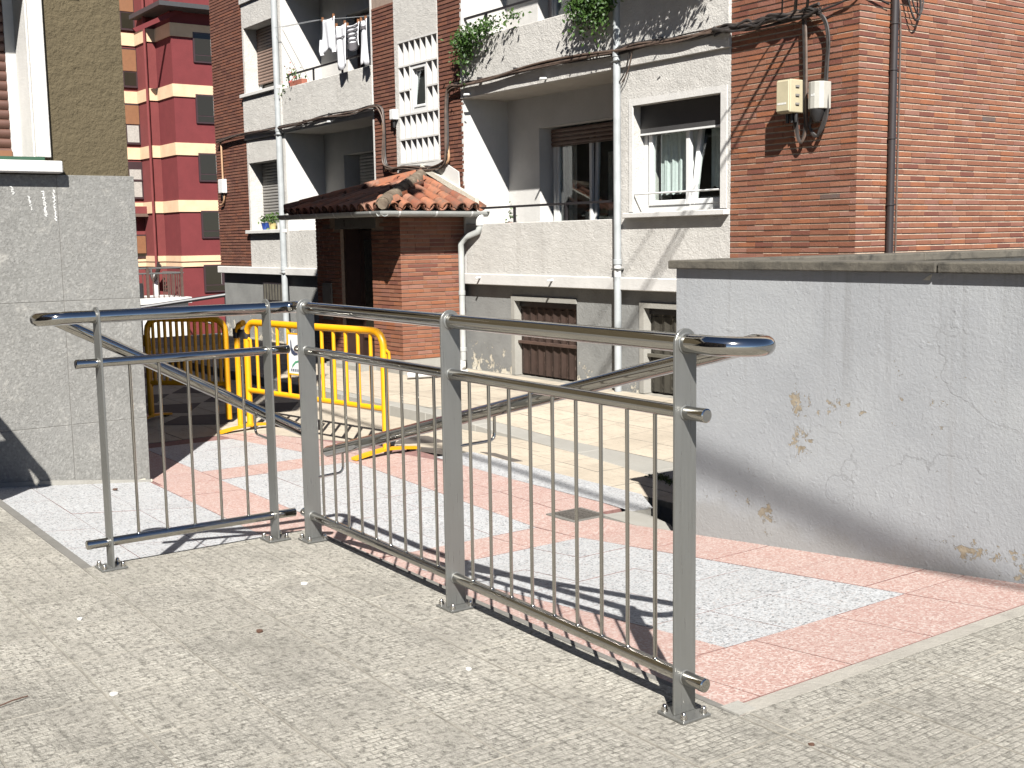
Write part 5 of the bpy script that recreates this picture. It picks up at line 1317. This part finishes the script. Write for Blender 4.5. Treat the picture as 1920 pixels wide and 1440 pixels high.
# ================================================================== MAROON BUILDING IN THE DISTANCE
rb = thing('maroon_building', 'tall maroon apartment building with cream bands beyond the street', 'building')
x1_, x2_, yr = -46.5, -43.5, 15.9
def rpart(name, mat, *bx):
    mb = MB()
    for q in bx: mb.box(*q)
    return mb.build(name, M[mat], rb)
rpart('wall', 'red2', (-70,x1_,-5,yr+.4,-4,13.5)); rpart('wall', 'red', (-70,x2_,yr,40,-4,13.5)); rpart('pilaster', 'red2', (x1_-.1,-45.2,15.55,yr-.002,-4,13.45))
for z0, z1 in ((9.094,9.574),(6.897,7.356),(4.739,5.198),(2.621,3.061),(.544,.70),(.745,.963)):
    rpart('band', 'cream', (x1_+.002,x1_+.05,-5,15.54,z0,z1), (x1_+.06,-45.16,15.50,15.549,z0,z1), (-45.199,-45.15,15.551,yr-.05,z0+.001,z1-.001), (-45.15,x2_+.05,yr-.05,yr-.001,z0,z1), (x2_+.001,x2_+.05,yr,40,z0,z1))
for z0, z1 in ((8.19,9.3),(5.94,7.02),(3.76,4.83),(1.61,2.66),(-.46,.60)):
    for ya in (16.72,19.6):
        o = rpart('window', 'frame_dark', (x2_+.002,x2_+.06,ya,ya+.95,z0,z1)); MB().box(x2_+.061,x2_+.066,ya+.06,ya+.70,z0+.30,z1-.06).build('pane', M['glass_dark'], o); MB().box(x2_+.061,x2_+.064,ya+.06,ya+.89,z0+.06,z0+.26).build('pane', M['glass_dark'], o)
        MB().box(x2_+.0665,x2_+.069,ya+.68,ya+.70,z0+.30,z1-.06).build('blind_edge', M['shutter_grey'], o)
for k, (z0, z1) in enumerate(((9.67,10.96),(7.5,9.0),(5.32,6.88),(3.2,4.65),(.87,1.81))):
    ya, yb = 15.36-.02, 15.36+.56
    ya -= .35; yb -= .35
    o = rpart('window', 'frame_dark', (x1_+.003,x1_+.08,ya-.05,yb,z0,z1))
    zs_ = (z0+(z1-z0)*(.55,.42,.5,.0,.0)[k])
    if k < 3: MB().box(x1_+.081,x1_+.10,ya,yb-.05,zs_,z1-.06).build('shutter', M['shutter_orange'], o)
    elif k == 4: MB().box(x1_+.081,x1_+.10,ya,yb-.05,z0+.2,z1-.06).build('shutter', M['shutter_orange'], o)
    MB().box(x1_+.0805,x1_+.085,ya+.04,yb-.08,z0+.08,(zs_ if k < 3 else z1-.25)-.05).build('pane', M['curtain_warm'] if k in (2,3) else M['glass_dark'], o)
    if k == 3: MB().box(x1_+.0855,x1_+.11,ya,yb-.05,z0+(z1-z0)*.5-.03,z0+(z1-z0)*.5+.04).build('transom', M['frame_dark'], o)
    MB().box(x1_+.002,x1_+.04,yb+.01,yb+.14,z0-.05,z1+.05).build('jamb', M['cream'], o)
rpart('bay_soffit', 'shutter', (x1_+.05,x1_+.5,-5,15.6,2.5,2.62)); rpart('bay_shade', 'red2', (x1_+.051,x1_+.5,-5,15.6,2.622,2.9))
rpart('roof_canopy', 'shutter_dark', (-46,x2_+.9,15.2,40,10.0,10.16)); mb = MB(); mb.obox((x2_+.1,15.4,9.6),(.05,0,0),(0,.9,.45),(0,-.06,.06)); mb.build('canopy_brace', M['red'], rb)
MB().tube([(-45.1,15.45,13.4),(-45.1,15.45,-.3)], .05, 8).build('downpipe', M['red2'], rb, True)
rg = random.Random(5)
for k in range(4): MB().tube(smooth_path([(-44.6+.1*k,15.35,.75-.05*k),(-44.85,15.30,.2-.05*k),(-45.05,15.25,.05),(-45.3-.1*k,15.3,.5)],4), .035, 6).build('cable', M['cable'], rb, True)
MB().box(-45.2,-45.0,15.3,15.44,-.9,.3).build('meter_box', M['pvc'], rb)
# white terrace with railing in front of it
te = thing('terrace', 'low white rendered terrace wall topped by a metal railing in front of the maroon building', 'terrace')
MB().box(-42,-39.6,9,14.62,-3.5,-.62).build('wall', M['white_smooth'], te); MB().box(-42,-39.5,9,14.72,-.62,-.42).build('coping', M['white_smooth'], te)
mb = MB(); 
for z in (.60,.42): mb.tube([(-39.8,9.5,z),(-39.8,14.55,z),(-41.8,14.55,z)], .03, 6)
mb.build('rail', M['steel_flat'], te, True)
pk = MB().box(-.015,.015,-.015,.015,-.42,.42).mesh('picket', M['iron_rust'])
for k in range(28): new_obj('picket', pk, te, (-39.8,9.6+.177*k,0))
for k in range(8): new_obj('picket', pk, te, (-40.0-.23*k,14.55,0))
MB().box(-39.86,-39.74,12.5,13.1,-.42,.1).build('notice_box', M['ironblack'], te)
for y in (12.0,13.3,14.5): MB().box(-39.84,-39.76,y-.04,y+.04,-.42,.62).build('rail_post', M['iron_rust'], te)
hr = thing('street_handrail', 'thin black iron handrail with a diagonal brace by the far street', 'handrail')
MB().tube([(-24.0,7.4,.07),(-23.0,9.35,.355)], .042, 8).build('rail', M['ironblack'], hr, True)
MB().box(-24.03,-23.95,7.79,7.86,-1.2,.12).build('post', M['ironblack'], hr); MB().tube([(-24.0,7.83,.10),(-23.55,8.7,-.12),(-23.3,9.1,-.25)], .022, 8).build('brace', M['ironblack'], hr, True); MB().box(-23.05,-22.97,9.28,9.35,-.6,.35).build('post', M['ironblack'], hr)
MB().tube([(-24.0,7.83,-.55),(-23.0,9.3,-.45)], .026, 8).build('rail', M['ironblack'], hr, True)
sg = thing('road_sign', 'blue road sign with white border under a red triangle, half hidden by the house', 'road sign')
a = (sd - Vector((0,0,sd.z)))
MB().tube([(-25.25,7.95,-3),(-25.25,7.95,2.3)], .035, 8).build('pole', M['pipe'], sg, True)
bevel(MB().box(-25.20,-25.18,7.60,8.20,1.56,1.97).build('border_plate', M['pvc'], sg), .01); MB().box(-25.179,-25.174,7.63,8.165,1.59,1.94).build('blue_plate', M['sign_blue'], sg)
mb = MB(); mb.prism([(-25.19,7.55,2.0),(-25.19,8.20,2.0),(-25.19,7.88,2.52)], (.012,0,0)); mb.build('triangle_plate', M['sign_red'], sg)
